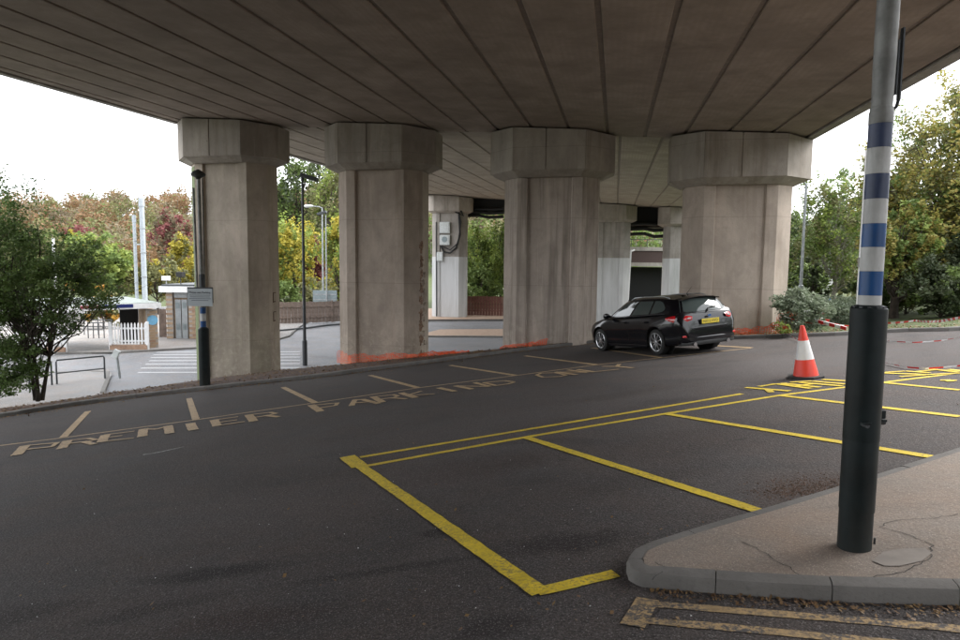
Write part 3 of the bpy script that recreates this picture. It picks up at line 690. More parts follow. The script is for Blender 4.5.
# meter boxes and cables on the rear pier
lp = rl + .5
tA = t_at(449, rl)
for px0, px1, y0, y1, lb in ((440, 450, 222, 233, "upper grey meter box on the whitewashed rear pier"), (440, 450, 235, 245, "square meter box with round dial on the whitewashed rear pier"), (437, 443, 252, 261, "small low grey junction box on the whitewashed rear pier")):
    d0, d1 = ray(px0, y0), ray(px1, y1); k0, k1 = lp / (d0 @ LV), lp / (d1 @ LV); a = d0 * k0; b = d1 * k1; c = (a + b) / 2
    r_ = empty("meter_box", (c[0], c[1], min(a[2], b[2])), -AZ, lb, "electrical box")
    w_ = abs((b - a) @ TV); h_ = abs(a[2] - b[2]); MB().box((0, 0, h_ / 2), (w_, .3, h_)).build("case", M['greybox'], r_, bevel=.02)
    MB().box((0, -.165, h_ / 2), (w_ * .82, .03, h_ * .82)).build("door", M['greybox'], r_, bevel=.01)
    if y0 == 235: MB().tube([(0, -.18, h_ * .55), (0, -.20, h_ * .55)], w_ * .28, 16).build("dial", M['signback'], r_)
def pl(px, py, l): d = ray(px, py); return d * (l / (d @ LV))
m = MB(); m.tube([pl(*p, lp - .1) for p in [(458, 198), (459, 215), (460, 235), (456, 248), (450, 253), (444, 252), (441, 246)]], .09, 6)
m.tube([pl(*p, lp - .15) for p in [(455, 200), (461, 222), (458, 243), (450, 250), (442, 246)]], .06, 6)
m.tube([pl(*p, lp - .2) for p in [(453, 200), (456, 212), (463, 216), (459, 206)]], .12, 6)
tag(m.build("hanging_cable", M['cable'], smooth=True), "thick black cable looping down the whitewashed rear pier to the meter boxes", "cable")
m = MB(); m.tube([pl(436, 222, lp - .05), pl(436.5, 316, lp - .05)], .05, 6); tag(m.build("downpipe", M['darkgrey']), "thin dark conduit running down the whitewashed rear pier", "pipe")
m = MB(); a = pl(629, 250, rl + 1.4); m.tube([pl(630.5, 251, rl + 1.2), pl(627.5, 300, rl + 1.2)], .12, 8); m.tube([pl(630.5, 251, rl + 1.2), pl(634, 250, rl + 2.5)], .1, 8)
tag(m.build("drain_pipe", M['whitep'], smooth=True), "white drain pipe beside the rear pier at the tunnel opening", "pipe")

for pa, pb, yb, lb in ((469, 503, 219, "black service ducts slung under the deck left of the stained pier's back"), (631, 664, 238, "black service ducts slung under the deck between the two right rear piers")):
    lq = rl + 4.0; a = pl(pa - 3, yb, lq); b = pl(pb + 3, yb, lq); tc_ = ((a + b) / 2) @ TV; wd_ = abs((b - a) @ TV); zt_ = soffit(tc_, lq) + .02; hb_ = zt_ - a[2]
    du = empty("service_duct", tuple(TL(tc_, lq, a[2])), -AZ, lb, "duct", "service ducts under the deck")
    MB().box((0, 0, hb_ * .66), (wd_, 2.4, hb_ * .66)).build("trunking", M['dark'], du)
    for q in range(3): MB().tube([(-wd_ / 2, -1.5, hb_ * (.1 + q * .16)), (-wd_ * .1, -1.5, hb_ * (.12 + q * .16)), (wd_ * .15, -1.5, hb_ * (.02 + q * .2)), (wd_ / 2, -1.5, hb_ * (.05 + q * .2))], .16, 8).build("pipe", M['cable'], du, smooth=True)
# railway bridge far behind
rb0 = AT(600, 246, 92); 
RBX0, RBX1, RBY = AT(606, 250, 92)[0], AT(760, 250, 92)[0], 92.0
zt_ = AT(650, 244, RBY)[2]; z1_ = AT(650, 250, RBY)[2]; z2_ = AT(650, 263, RBY)[2]; z3_ = AT(650, 266, RBY)[2]
rb = empty("rail_bridge", ((RBX0 + RBX1) / 2, RBY, ZL), label="low brown railway bridge with black opening seen between the rear piers", cat="bridge")
Lr = RBX1 - RBX0
MB().box((0, 0, z1_ - ZL + .1), (Lr, 3.4, .55)).build("coping", M['fascia'], rb)
MB().box((0, 0, (z1_ + z2_) / 2 - ZL - .1), (Lr - .2, 3.0, z1_ - z2_ - .3)).build("girder", plain('girder_brown', (.07, .045, .04), .8), rb)
MB().box((0, 0, (z2_ + z3_) / 2 - ZL), (Lr, 3.4, abs(z2_ - z3_) + .1)).build("ledge", M['fascia'], rb)
MB().box((0, 2.0, (z3_ - ZL) / 2), (Lr, .8, z3_ - ZL - .3)).build("abutment_and_dark_infill", M['dark'], rb)  # black box paints the deep shade of the opening under the bridge
for q in (-Lr / 2 + .6, Lr / 2 - .6): MB().box((q, 0, (z3_ - ZL) / 2 - .2), (1.2, 3.2, z3_ - ZL - .4)).build("abutment_and_dark_infill", M['fascia'], rb)
for q in range(10): MB().box((-Lr / 2 + 1 + q * (Lr - 2) / 9, -1.6, z1_ - ZL + .9), (.08, .08, 1.1)).build("post", M['darkgrey'], rb)
MB().box((0, -1.6, z1_ - ZL + 1.45), (Lr - 2, .08, .08)).build("rail", M['darkgrey'], rb)

# ---------------------------------------------------------------- lower road and forecourt
def sheet(pts, mat, name, z=ZL, kind='structure', parent=None):
    m = MB(); m.add([(p[0], p[1], z) for p in pts], [tuple(range(len(pts)))]); o = m.build(name, mat, parent, recalc=False)
    if o.data.polygons[0].normal.z < 0: o.data.flip_normals()
    if kind and parent is None: o['kind'] = kind
    return o
def L2(px, py): return LOW(px, py)[:2]
sheet([(-75, 10), (-75, 75), (40, 75), (40, 23.5), (-2, 23.5), (-14, 19)], M['roadlow'], "road", ZL)
# footways
fw = [L2(-60, 357), L2(60, 354.5), L2(112, 354), L2(190, 349.5), L2(262, 345), L2(290, 337), L2(300, 327.5), (-16, 62), (-75, 62), (-75, 36)]
sheet(fw, M['paving'], "footway", ZL + .1)
fe_ = [(p[0], p[1], ZL) for p in fw[:7]]
kerb_run("road_kerb", fe_, 1, up=.125, step=1.8)
fw2 = [L2(270, 329), L2(300, 327.2), L2(332, 322.8), L2(345, 320.5), (-9, 75), (-30, 75)]
isl3 = [L2(60, 425), L2(104, 410), L2(106, 390), L2(112, 376), L2(108, 371), L2(60, 374), L2(-20, 380), L2(-60, 440)]
sheet(isl3, M['paving'], "footway", ZL + .1)
kerb_run("road_kerb", [(p[0], p[1], ZL) for p in [L2(-60, 381), L2(60, 374), L2(108, 371), L2(111.5, 376), L2(105, 395)]], -1, width=.16, up=.115, step=1.8)
fw3 = [L2(425, 320.5), L2(520, 320), L2(700, 322), (60, 60), (60, 75), (-10, 75), L2(405, 317)]
sheet(fw3, M['tan'], "footway", ZL + .1)
kerb_run("road_kerb", [(p[0], p[1], ZL) for p in [L2(405, 322), L2(520, 321), L2(700, 323)]], 1, up=.125, step=2.4)
fw4 = [L2(415, 337), L2(440, 330.6), L2(505, 330.2), L2(620, 333), L2(600, 339), L2(505, 337.5)]
sheet(fw4, M['tan'], "traffic_island", ZL + .1)
kerb_run("road_kerb", [(p[0], p[1], ZL) for p in [L2(415, 337.3), L2(505, 337.8), L2(600, 339.4)]], 1, up=.125, step=2.4)
# dark kerb curve between the first two piers
m = MB(); q = resample([np.append(L2(*p), ZL) for p in [(262, 334), (285, 332), (310, 329.5), (325, 327), (342, 326)]], 1.0)
m.tube([p + np.array([0, 0, .14]) for p in q], .09, 6); tag(m.build("guard_rail", M['darkgrey']), "low dark curved rail along the lower road edge between the piers", "rail")
# zebra crossing bars
zb = empty("zebra_crossing", (0, 0, 0), kind='structure')
for k, (yy, xl) in enumerate([(352.3, 157), (354.8, 153.5), (357.6, 151), (360.8, 149), (364.2, 145.5), (368.2, 141), (372.5, 138)]):
    a, b = LOW(xl, yy), LOW(300, yy - .5); hw = .12; t = (b - a) / np.linalg.norm(b - a); nn = np.array([-t[1], t[0], 0])
    sheet([(a + nn * hw)[:2], (a - nn * hw)[:2], (b - nn * hw)[:2], (b + nn * hw)[:2]], M['white'], "crossing_bar", ZL + .005, parent=zb)
# white palisade fences
def palisade(px0, px1, pyb, pyt, label, group):
    a, b = LOW(px0, pyb, ZL + .1), LOW(px1, pyb, ZL + .1); L = np.linalg.norm(b - a); Y_ = a[1]
    h = AT(px0, pyt, Y_)[2] - (ZL + .1); root = empty("palisade_fence", tuple(a), math.atan2(b[1] - a[1], b[0] - a[0]), label, "fence", group)
    n = int(L / .19)
    for k in range(n):
        x = .1 + (L - .2) * k / (n - 1); m = MB(); w_ = .085
        m.add([(x - w_ / 2, -.02, .32), (x + w_ / 2, -.02, .32), (x + w_ / 2, -.02, h - .1), (x, -.02, h), (x - w_ / 2, -.02, h - .1), (x - w_ / 2, .02, .32), (x + w_ / 2, .02, .32), (x + w_ / 2, .02, h - .1), (x, .02, h), (x - w_ / 2, .02, h - .1)],
              [(0, 1, 2, 3, 4), (9, 8, 7, 6, 5)] + [(i, (i + 1) % 5, 5 + (i + 1) % 5, 5 + i) for i in range(5)]); m.build("pale", M['whitep'], root)
    for z in (.5, h - .35): MB().box((L / 2, .06, z), (L, .06, .1)).build("rail", M['whitep'], root)
    MB().box((L / 2, .05, .13), (L, .26, .26)).build("plinth", M['brickm2'], root)
    for x in (0, L): MB().box((x, .05, h / 2), (.14, .14, h + .1)).build("post", M['whitep'], root)
g = "white palisade fences at the station entrance"
palisade(110.5, 147.5, 349.5, 322.5, "white picket fence butting against the kiosk's brick pillar", g)
palisade(16, 66, 352, 326, "white picket fence mostly hidden behind the dark green tree", g)
# kiosk with flat canopy
def brickpile(root, x0, x1, y0, y1, z0, z1, name="pillar", mat=None):
    MB().box(((x0 + x1) / 2, (y0 + y1) / 2, (z0 + z1) / 2), (x1 - x0 - .03, y1 - y0 - .03, z1 - z0)).build(name, M['mortar'], root)
    p = root.children[-1] if False else None
def bricks(root, x0, x1, y, z0, z1, bw=.45, bh=.16):
    wall = MB().box(((x0 + x1) / 2, y + .1, (z0 + z1) / 2), (x1 - x0, .2, z1 - z0)).build("wall", M['mortar'], root)
    me = [MB().box((0, 0, 0), (bw - .025, .04, bh - .025)).build("brick", mm, wall) for mm in (M['brickm'], M['brickm2'])]
    first = [True, True]; z = z0 + bh / 2; r = 0
    while z < z1 - bh / 3:
        x = x0 + bw / 2 + (bw / 2 if r % 2 else 0)
        while x < x1 - bw * .2:
            k = 0 if random.random() < .7 else 1
            if first[k]: o = me[k]; first[k] = False
            else: o = me[k].copy(); COL.objects.link(o); o.parent = wall
            o.location = (min(x, x1 - bw / 2), y - .012 + random.uniform(-.004, .004), z); x += bw
        z += bh; r += 1
    for k in (0, 1):
        if first[k]: bpy.data.objects.remove(me[k])
a = LOW(148, 348, ZL + .1); b = LOW(158.5, 347.2, ZL + .1); Yk = a[1]
ks = empty("station_kiosk", tuple(a), math.atan2(b[1] - a[1], b[0] - a[0]), "open station shelter with mossy flat roof, white fascia and brick pillar", "shelter")
wk = np.linalg.norm(b - a); hk = AT(150, 304, Yk)[2] - ZL - .1; xl = AT(60, 306, Yk)[0] - a[0]; xr_ = wk + .15
bricks(ks, 0, wk, 0, 0, hk - .35)
MB().box((wk / 2, .95, (hk - .35) / 2), (wk, 1.45, hk - .36)).build("pillar", M['brickm'], ks)
MB().box(((xl + xr_) / 2, -.25, hk - .1), (xr_ - xl, .08, .30)).build("fascia", M['whitep'], ks)
rf = MB(); y0, y1 = -.2, 5.5
rf.add([(xl, y0, hk + .08), (xr_, y0, hk + .08), (xr_ - .5, y1, hk + .22), (xl, y1, hk + .22), (xl, y0, hk - .1), (xr_, y0, hk - .1), (xr_ - .5, y1, hk + .1), (xl, y1, hk + .1)], [(0, 1, 2, 3), (7, 6, 5, 4), (0, 4, 5, 1), (1, 5, 6, 2), (2, 6, 7, 3), (3, 7, 4, 0)]); rf.build("roof", M['roofgreen'], ks)
MB().box((-1.6, -.30, hk - .06), (1.6, .03, .2)).build("name_panel", M['navysign'], ks)
MB().box((-3.0, -.30, hk - .06), (.9, .03, .16)).build("name_panel", plain("red_sign", (.35, .05, .08), .5), ks)
MB().box((-.65, 1.2, hk / 2), (1.0, .1, hk - .5)).build("doorway", M['dark'], ks)
for q in (-5.2, xl + .4): MB().box((q, .2, hk / 2), (.14, .14, hk)).build("post", M['whitep'], ks)
MB().tube([(wk * .5, -.035, hk * .63), (wk * .5, -.06, hk * .63)], .3, 20).build("roundel", plain("pale_blue_sign", (.18, .42, .62), .5), ks)
# benches / barriers behind
for px0, px1, y0, y1, Yb in ((70, 112, 318, 326, 44), (88, 104, 322, 330, 42)):
    a = AT(px0, y1, Yb); b = AT(px1, y1, Yb); h = AT(px0, y0, Yb)[2] - a[2]; a[2] = ZL + .1; b[2] = ZL + .1; h = 1.05
    m = MB(); 
    r_ = empty("barrier_rail", tuple(a), 0, "grey pedestrian barrier behind the station shelter" if Yb == 44 else "short grey pedestrian barrier in front of the longer one", "barrier"); W_ = b[0] - a[0]
    MB().tube([(0, 0, h), (W_, 0, h)], .035, 6).build("rail", M['darkgrey'], r_)
    MB().tube([(0, 0, h * .55), (W_, 0, h * .55)], .03, 6).build("rail", M['darkgrey'], r_)
    for k in range(4): MB().tube([(W_ * k / 3, 0, 0), (W_ * k / 3, 0, h)], .035, 6).build("post", M['darkgrey'], r_)
# brick utility building
a = LOW(167.5, 338.5, ZL + .1); Yu = a[1]; hu = AT(170, 292, Yu)[2] - a[2]; xu = AT(225, 338, Yu)[0] - a[0]
ub = empty("utility_building", tuple(a), 0, "small brick utility building with grey louvred doors beside the pier", "building")
xd = AT(175, 338, Yu)[0] - a[0]; xd2 = AT(188, 338, Yu)[0] - a[0]
bricks(ub, 0, xd - .1, 0, 0, hu); bricks(ub, xd2 + .1, xu, 0, 0, hu)
MB().box((xu / 2, 3, hu / 2), (xu, 5.5, hu - .02)).build("wall", M['brickm'], ub)
MB().box((xu / 2, 2.6, hu + .2), (xu + .5, 6.2, .4)).build("roof_edge", M['whitep'], ub); MB().box((xu / 2, 2.6, hu + .46), (xu + .2, 6.0, .14)).build("roof", M['darkgrey'], ub)
for k in range(2):
    x0 = xd + (xd2 - xd) * k / 2 + .03; x1 = xd + (xd2 - xd) * (k + 1) / 2 - .03
    dd = MB().box(((x0 + x1) / 2, .12, hu * .42), (x1 - x0, .08, hu * .84)).build("door", M['greydoor'], ub)
    for z in (hu * .2, hu * .66):
        for s_ in range(6): MB().box(((x0 + x1) / 2, .07, z + s_ * .07), ((x1 - x0) * .7, .03, .035)).build("slat", M['signback'], dd)
MB().box(((xd + xd2) / 2, .15, hu * .94), (xd2 - xd, .2, hu * .12)).build("lintel", M['greydoor'], ub)
# wooden gate between kiosk and building
a = LOW(159.5, 337, ZL + .1); gt = empty("timber_fence", tuple(a), 0, "short dark timber fence between the shelter and the brick building", "fence")
W_ = AT(167, 337, a[1])[0] - a[0]; h = AT(160, 309, a[1])[2] - a[2]
for k in range(8): MB().box((W_ * (k + .5) / 8, 0, h / 2), (W_ / 8 - .02, .04, h + random.uniform(-.03, .03))).build("board", M['wood'], gt)
# post & hoops in the forecourt
a = LOW(120, 378.5, ZL + .1)
bp = empty("marker_post", tuple(a), 0, "short leaning grey post with slanted head on the lower forecourt", "post")
hb = AT(118, 350.5, a[1])[2] - a[2]
MB().tube([(0, 0, 0), (-.10, 0, hb - .2)], .055, 8).build("shaft", M['steel'], bp); MB().box((-.12, -.02, hb - .15), (.26, .12, .38), M=Matrix.Rotation(.5, 4, 'Y')).build("head", M['greybox'], bp, bevel=.02)
def hoop(pts, lb):
    a, b = LOW(pts[0], pts[1], ZL + .1), LOW(pts[2], pts[3], ZL + .1); h = 1.0; r_ = empty("hoop_rail", tuple(a), 0, lb, "railing", "tubular railings on the lower forecourt"); d = b - a
    MB().tube([(0, 0, 0), (0, 0, h - .08), (d[0] * .02, d[1] * .02, h), (d[0] * .98, d[1] * .98, h), (d[0], d[1], h - .08), (d[0], d[1], 0)], .035, 8).build("frame", M['darkgrey'], r_, smooth=True)
    MB().tube([(0, 0, h * .45), (d[0], d[1], h * .45)], .028, 8).build("rail", M['darkgrey'], r_)
hoop((57, 384, 105, 378.5), "tubular railing on the lower forecourt, the one farther from the tree trunk")
hoop((30, 392, 52, 385), "tubular railing on the lower forecourt, right behind the tree trunks")
# pale bollard in the middle of the island edge
# brown timber fences
def boards(name, p0, p1, pyt, mat, label, cat, n=None, post=True, bw=.3):
    a, b = LOW(*p0, ZL + .1), LOW(*p1, ZL + .1); L = np.linalg.norm(b - a); h = AT(p0[0], pyt, a[1])[2] - a[2]
    r_ = empty(name, tuple(a), math.atan2(b[1] - a[1], b[0] - a[0]), label, cat); n = int(L / bw); base = None
    for k in range(n):
        if base is None: base = MB().box((0, 0, h / 2), (bw - .02, .05, h)).build("board", mat, r_); o = base
        else: o = base.copy(); COL.objects.link(o); o.parent = r_
        o.location = (bw * (k + .5), random.uniform(-.012, .012), random.uniform(-.03, .02))
    for z in (.5, h - .4): MB().box((L / 2, -.07, z), (L, .06, .12)).build("rail", mat, r_)
    k = 0
    while k * 2.6 < L: MB().box((k * 2.6, -.08, h / 2 + .03), (.12, .12, h + .1)).build("post", mat, r_); k += 1
boards("timber_fence", (240, 325), (352, 321), 303, M['wood'], "long brown close-boarded timber fence beyond the lower road", "fence")
boards("site_hoarding", (462, 315), (520, 316), 296, M['wood2'], "dark reddish timber hoarding under the bright green bushes", "hoarding")
# road sign seen from behind
a = LOW(325, 321.5, ZL + .1); rs = empty("road_sign", tuple(a), 0, "large grey rectangular road sign back behind the brown fence", "sign")
c0, c1 = AT(313, 303.5, a[1] + .4), AT(337, 290.5, a[1] + .4)
MB().box(((c0[0] + c1[0]) / 2 - a[0], .4, (c0[2] + c1[2]) / 2 - a[2]), (c1[0] - c0[0], .06, c1[2] - c0[2])).build("panel", M['signback'], rs, bevel=.02)
for q in (.2, .8): MB().tube([(c0[0] - a[0] + (c1[0] - c0[0]) * q, .48, 0), (c0[0] - a[0] + (c1[0] - c0[0]) * q, .48, c1[2] - a[2])], .05, 8).build("post", M['steel'], rs)
for q in (.3, .7): MB().box(((c0[0] + c1[0]) / 2 - a[0], .36, c0[2] - a[2] + (c1[2] - c0[2]) * q), (c1[0] - c0[0] - .1, .03, .08)).build("stiffener", M['steel'], rs)
# lamp posts
def lamp(px, pyb, pytop, label, mat, head='arm', side=-1, z=ZL, base=None, rad=.075, sleeve=False, arm=1.0, Y=None):
    a = base if base is not None else LOW(px, pyb, z); h = AT(px, pytop, a[1])[2] - a[2]
    r_ = empty("lamp_post", tuple(a), 0, label, "lamp post")
    MB().tube([(0, 0, 0), (0, 0, 1.3), (0, 0, 1.32), (0, 0, h)], [rad * 1.5, rad * 1.5, rad, rad * .7], 10).build("column", mat, r_, smooth=True)
    if head == 'arm':
        MB().tube([(0, 0, h - .1), (0, 0, h), (side * .3 * arm, 0, h + .12), (side * arm, 0, h + .16)], rad * .5, 6).build("arm", mat, r_)
        m = MB(); m.tube([(side * (arm - .1), 0, h + .17), (side * (arm + .1), 0, h + .17), (side * (arm + .55), 0, h + .16), (side * (arm + .8), 0, h + .14)], [.06, .12, .15, .06], 10); m.build("lantern", M['greybox'] if mat is not M['darkgrey'] else mat, r_, smooth=True)
    elif head == 'flood':
        MB().box((side * .35, 0, h + .08), (.85, .5, .2), M=Matrix.Rotation(.3 * side, 4, 'Y')).build("lantern", M['darkgrey'], r_, bevel=.03)
        MB().tube([(0, 0, h - .1), (0, 0, h + .1)], rad, 8).build("bracket", M['darkgrey'], r_)
    return r_
lamp(305, 365.5, 179, "tall dark green lamp column between the first two front piers", M['darkgrey'], 'flood', 1, rad=.085)
lamp(323.5, 321.5, 208, "pale grey lamp column in front of the brown fence, lantern to the left", M['steel'], 'arm', -1, rad=.09, arm=.9)
lamp(327, 322.5, 214, "second pale grey lamp column in front of the brown fence, short post-top lantern", M['steel'], 'flood', -1, rad=.07)
b_ = np.array([0, 0, 0.]); b_ = AT(800.5, 292, 29); b_[2] -= 1.0
lamp(803, 0, 184, "pale grey lamp post against the trees just right of the last pier", M['steel'], 'arm', -1, base=b_, rad=.075, arm=.45)
b_ = AT(828, 298, 44); b_[2] -= 1.0
r_ = empty("sign_post", tuple(b_), 0, "thin pale post with small white and blue notices among the right-hand trees", "sign post")
h = AT(829, 205, 44)[2] - b_[2]; MB().tube([(0, 0, 0), (0, 0, h)], .07, 8).build("column", M['steel'], r_)
zz = AT(829, 284, 44)[2] - b_[2]; MB().box((-.1, -.1, zz), (.75, .04, .8)).build("notice", M['whitep'], r_); MB().box((-.1, -.1, zz - 1.3), (.5, .04, .8)).build("notice", M['bluesign'], r_)
b_ = AT(856, 318, 20); b_[2] = zp(b_[0], b_[1]) 
r_ = empty("thin_pole", tuple(b_), 0, "slim pale pole standing behind the banded column", "pole"); h = AT(857, 150, 20)[2] - b_[2]
MB().tube([(0, 0, 0), (0, 0, h)], .03, 8).build("shaft", M['whitep'], r_); MB().box((0, -.05, AT(855, 262, 20)[2] - b_[2]), (.12, .1, .3)).build("clamp", M['steel'], r_)
# catenary masts
for px, py, w_, lb in ((145, 198, .42, "taller thick pale grey steel mast above the station roof"), (137, 215, .27, "shorter thin pale grey steel mast above the station roof")):
    a = AT(px, 300, 58); a[2] = ZL; h = AT(px - .5, py, 58)[2] - ZL
    r_ = empty("steel_mast", tuple(a), 0, lb, "mast", "pair of steel masts by the railway")
    MB().tube([(0, 0, 0), (0, 0, h * .93), (0, 0, h * .93 + .01), (0, 0, h)], [w_ * .55, w_ * .52, w_ * .62, w_ * .6], 12).build("shaft", plain("mast_paint", (.36, .40, .43), .5), r_, smooth=True)
    for q in (.35, .55, .75): MB().lathe((0, 0, h * q), [(w_ * .65, 0), (w_ * .65, .08)], 12).build("collar", M['steel'], r_)
    if w_ > .4: MB().box((-.35, 0, h * .62), (.7, .1, .12)).build("bracket", M['steel'], r_)
a = AT(167, 300, 50); a[2] = ZL; h = AT(167, 277, 50)[2] - ZL; r_ = empty("signal_post", tuple(a), 0, "small white lamp on a thin post above the brick building", "post")
MB().tube([(0, 0, 0), (0, 0, h)], .05, 6).build("shaft", M['steel'], r_); MB().box((0, -.05, h - .1), (.6, .3, .35)).build("head", M['whitep'], r_, bevel=.03)
a = AT(56, 300, 42); a[2] = ZL; h = AT(55, 238, 42)[2] - ZL; r_ = empty("white_pole", tuple(a), 0, "thin white pole rising behind the dark green tree", "pole")
MB().tube([(0, 0, 0), (0, 0, h)], .08, 8).build("shaft", M['whitep'], r_)
a = AT(181.5, 300, 30); 
# camera on the building roof
hz = AT(181, 290, Yu + .5); r_ = empty("security_camera", (hz[0], hz[1], ZL + .1 + hu + .53), 0, "black box camera on the roof edge of the brick building", "camera")
MB().tube([(0, 0, 0), (0, 0, .5)], .04, 6).build("stem", M['darkgrey'], r_); MB().box((0, 0, .65), (.42, .5, .34)).build("body", M['rubber'], r_, bevel=.02)

# ---------------------------------------------------------------- sign lamp post by the first pier
a = G(205, 385.5, .10)
sp = empty("sign_lamp_post", tuple(a), 0, "slim lamp post with grey parking notice and black sleeve before the leftmost pier", "lamp post")
Ys = a[1]
def zat(py, px=203): return AT(px, py, Ys)[2] - a[2]
def xat(px, py): return AT(px, py, Ys)[0] - a[0]
MB().lathe((0, 0, 0), [(.155, 0), (.15, zat(329)), (.11, zat(327.5)), (.07, zat(327))], 16).build("sleeve", M['blacksleeve'], sp, smooth=True)
hcol = zat(176)
MB().tube([(0, 0, .2), (-.02, 0, hcol)], [.065, .05], 12).build("column", M['greypaint'], sp, smooth=True)
for y0, y1, mm in ((327, 321, 'bandblue'), (321, 313.5, 'bandwhite'), (313.5, 307.5, 'bandblue')):
    MB().lathe((0, 0, 0), [(.082, zat(y0) + .004), (.082, zat(y1))], 16).build("band", M[mm], sp, smooth=True)
MB().lathe((0, 0, 0), [(.085, zat(287)), (.085, zat(275)), (.07, zat(274))], 12).build("collar", M['darkgrey'], sp)
m = MB(); m.lathe((-.03, 0, hcol), [(.05, -.10), (.08, -.05), (.19, 0), (.21, .05), (.15, .12), (.06, .17), (.03, .19)], 18); m.build("lantern", M['darkgrey'], sp, smooth=True)
MB().tube([(-.14, -.02, zat(300)), (-.17, -.02, zat(188))], .035, 8).build("conduit", M['greypaint'], sp)
MB().tube([(.05, .05, zat(310)), (.07, .05, zat(178))], .022, 8).build("conduit", M['greypaint'], sp)
sx0, sx1 = xat(189.5, 297), xat(215, 297); sz0, sz1 = zat(306), zat(287)
sg = MB().box(((sx0 + sx1) / 2, -.13, (sz0 + sz1) / 2 + .05), (sx1 - sx0, .03, sz1 - sz0 - .1)).build("sign_back", M['darkgrey'], sp, bevel=.01)
MB().box(((sx0 + sx1) / 2, -.15, (sz0 + sz1) / 2 - .02), (sx1 - sx0 - .03, .012, sz1 - sz0 - .05)).build("sign_face", M['signgrey'], sg)
def text_obj(s, size, loc, mat, parent, name="lettering", rx=math.pi / 2, rz=0.0, extrude=.002, align='CENTER'):
    cu = bpy.data.curves.new(name, 'FONT'); cu.body = s; cu.size = size; cu.extrude = extrude; cu.align_x = align
    t = bpy.data.objects.new(name, cu); COL.objects.link(t); bpy.context.view_layer.update()
    me = bpy.data.meshes.new_from_object(t.evaluated_get(bpy.context.evaluated_depsgraph_get())); bpy.data.objects.remove(t)
    me.materials.clear(); me.materials.append(mat); o = bpy.data.objects.new(name, me); COL.objects.link(o)
    o.parent = parent; o.location = loc; o.rotation_euler = (rx, 0, rz); return o
text_obj("Please use Parking", .085, ((sx0 + sx1) / 2, -.16, sz1 - .18), M['signtext'], sg)
for k, wdt in enumerate((.62, .58, .64, .5)):
    MB().box(((sx0 + sx1) / 2, -.158, sz1 - .235 - k * .052), (wdt, .004, .014)).build("text_line", M['signtext'], sg)

# ---------------------------------------------------------------- banded column in the right foreground
a = GI(854, 546.5); a[2] += 0
bc = empty("banded_column", tuple(a), 0, "foreground grey column with blue and white bands above a black sleeve", "lamp post")
Yc = a[1]; RS = 19.0 / F * Yc * math.cos(math.atan2(a[0], a[1])) * .97
def zc(py, px=862): return AT(px, py, Yc)[2] - a[2]
ht = zc(305)
def rotz_tube(r0, r1, z0, z1, n=32): return MB().lathe((0, 0, 0), [(r0, z0), (r1, z1)], n)
SLV = RS
m = MB(); m.lathe((0, 0, 0), [(SLV * 1.0, -.01), (SLV * 1.0, .30)], 40); m.build("sleeve_base", M['blacksleeve'], bc, smooth=True)
m = MB(); m.lathe((0, 0, 0), [(SLV * 1.035, .24), (SLV * 1.04, .26), (SLV * 1.04, zc(440)), (SLV * 1.03, zc(438.5))], 40); m.build("sleeve_shell", M['blacksleeve'], bc, smooth=True)
m = MB(); m.lathe((0, 0, 0), [(SLV * 1.055, zc(439)), (SLV * 1.06, zc(437)), (SLV * 1.06, ht - .035), (SLV * 1.05, ht - .02), (SLV * .8, ht), (SLV * .72, ht)], 40); sl = m.build("sleeve", M['blacksleeve'], bc, smooth=True)
for ang in range(12):
    q = ang * math.pi / 6; MB().box((SLV * .93 * math.cos(q), SLV * .93 * math.sin(q), ht - .012), (.02, .01, .012), rz=q + math.pi / 2).build("rivet", M['darkgrey'], sl)
for px, py, kk in ((848, 421, 0), (878, 421, 1)):
    x = (-.045 if kk == 0 else SLV * 1.06); y = -SLV * (1.0 if kk == 0 else .1); z = zc(py)
    c_ = MB(); c_.tube([(x, y + .02, z), (x, y - .035, z)] if kk == 0 else [(x - .01, y, z), (x + .03, y, z)], .014 if kk == 0 else .02, 10); c_.build("catch", M['darkgrey'], sl, smooth=True)
    MB().box((x, y - .02, z + .012), (.05, .03, .012)).build("catch_plate", M['blacksleeve'], sl)
MB().box((SLV * 1.07, -.02, zc(413)), (.035, .045, .05)).build("hinge", M['blacksleeve'], sl, bevel=.006)
MB().tube([(SLV * .9, -SLV * .55, .06), (SLV * 1.0, -SLV * .62, .06)], .02, 10).build("catch", M['rubber'], bc)
rc = SLV * .665
MB().lathe((0, 0, 0), [(rc * .97, ht - .1), (rc * .97, zc(108))], 32).build("column_lower", M['greypaint'], bc, smooth=True)
bands = [(304.5, 295, 'bandwhite'), (295, 271, 'bandblue'), (271, 247, 'bandwhite'), (247, 223.5, 'bandblue'), (223.5, 199, 'bandwhite'), (199, 174, 'bandnavy'), (174, 148, 'bandwhite'), (148, 124, 'bandnavy')]
for y0, y1, mm in bands: MB().lathe((0, 0, 0), [(rc, zc(y0)), (rc, zc(y1) - .0015)], 32).build("band", M[mm], bc, smooth=True)
MB().lathe((0, 0, 0), [(rc * 1.02, zc(124)), (rc * 1.04, zc(113)), (rc * .92, zc(108)), (rc * .86, zc(105))], 32).build("collar", M['greypaint'], bc, smooth=True)
MB().lathe((0, 0, 0), [(rc * .88, zc(109)), (rc * .95, zc(60)), (rc * .93, zc(-60)), (rc * .9, zc(-170))], 32).build("column", M['greypaint'], bc, smooth=True)
m = MB(); xb = rc * 1.15; m.box((xb + .016, -.01, (zc(28) + zc(100)) / 2), (.010, .03, zc(28) - zc(100))); m.box((xb - .005, -.01, (zc(40) + zc(95)) / 2), (.008, .02, zc(40) - zc(95)))
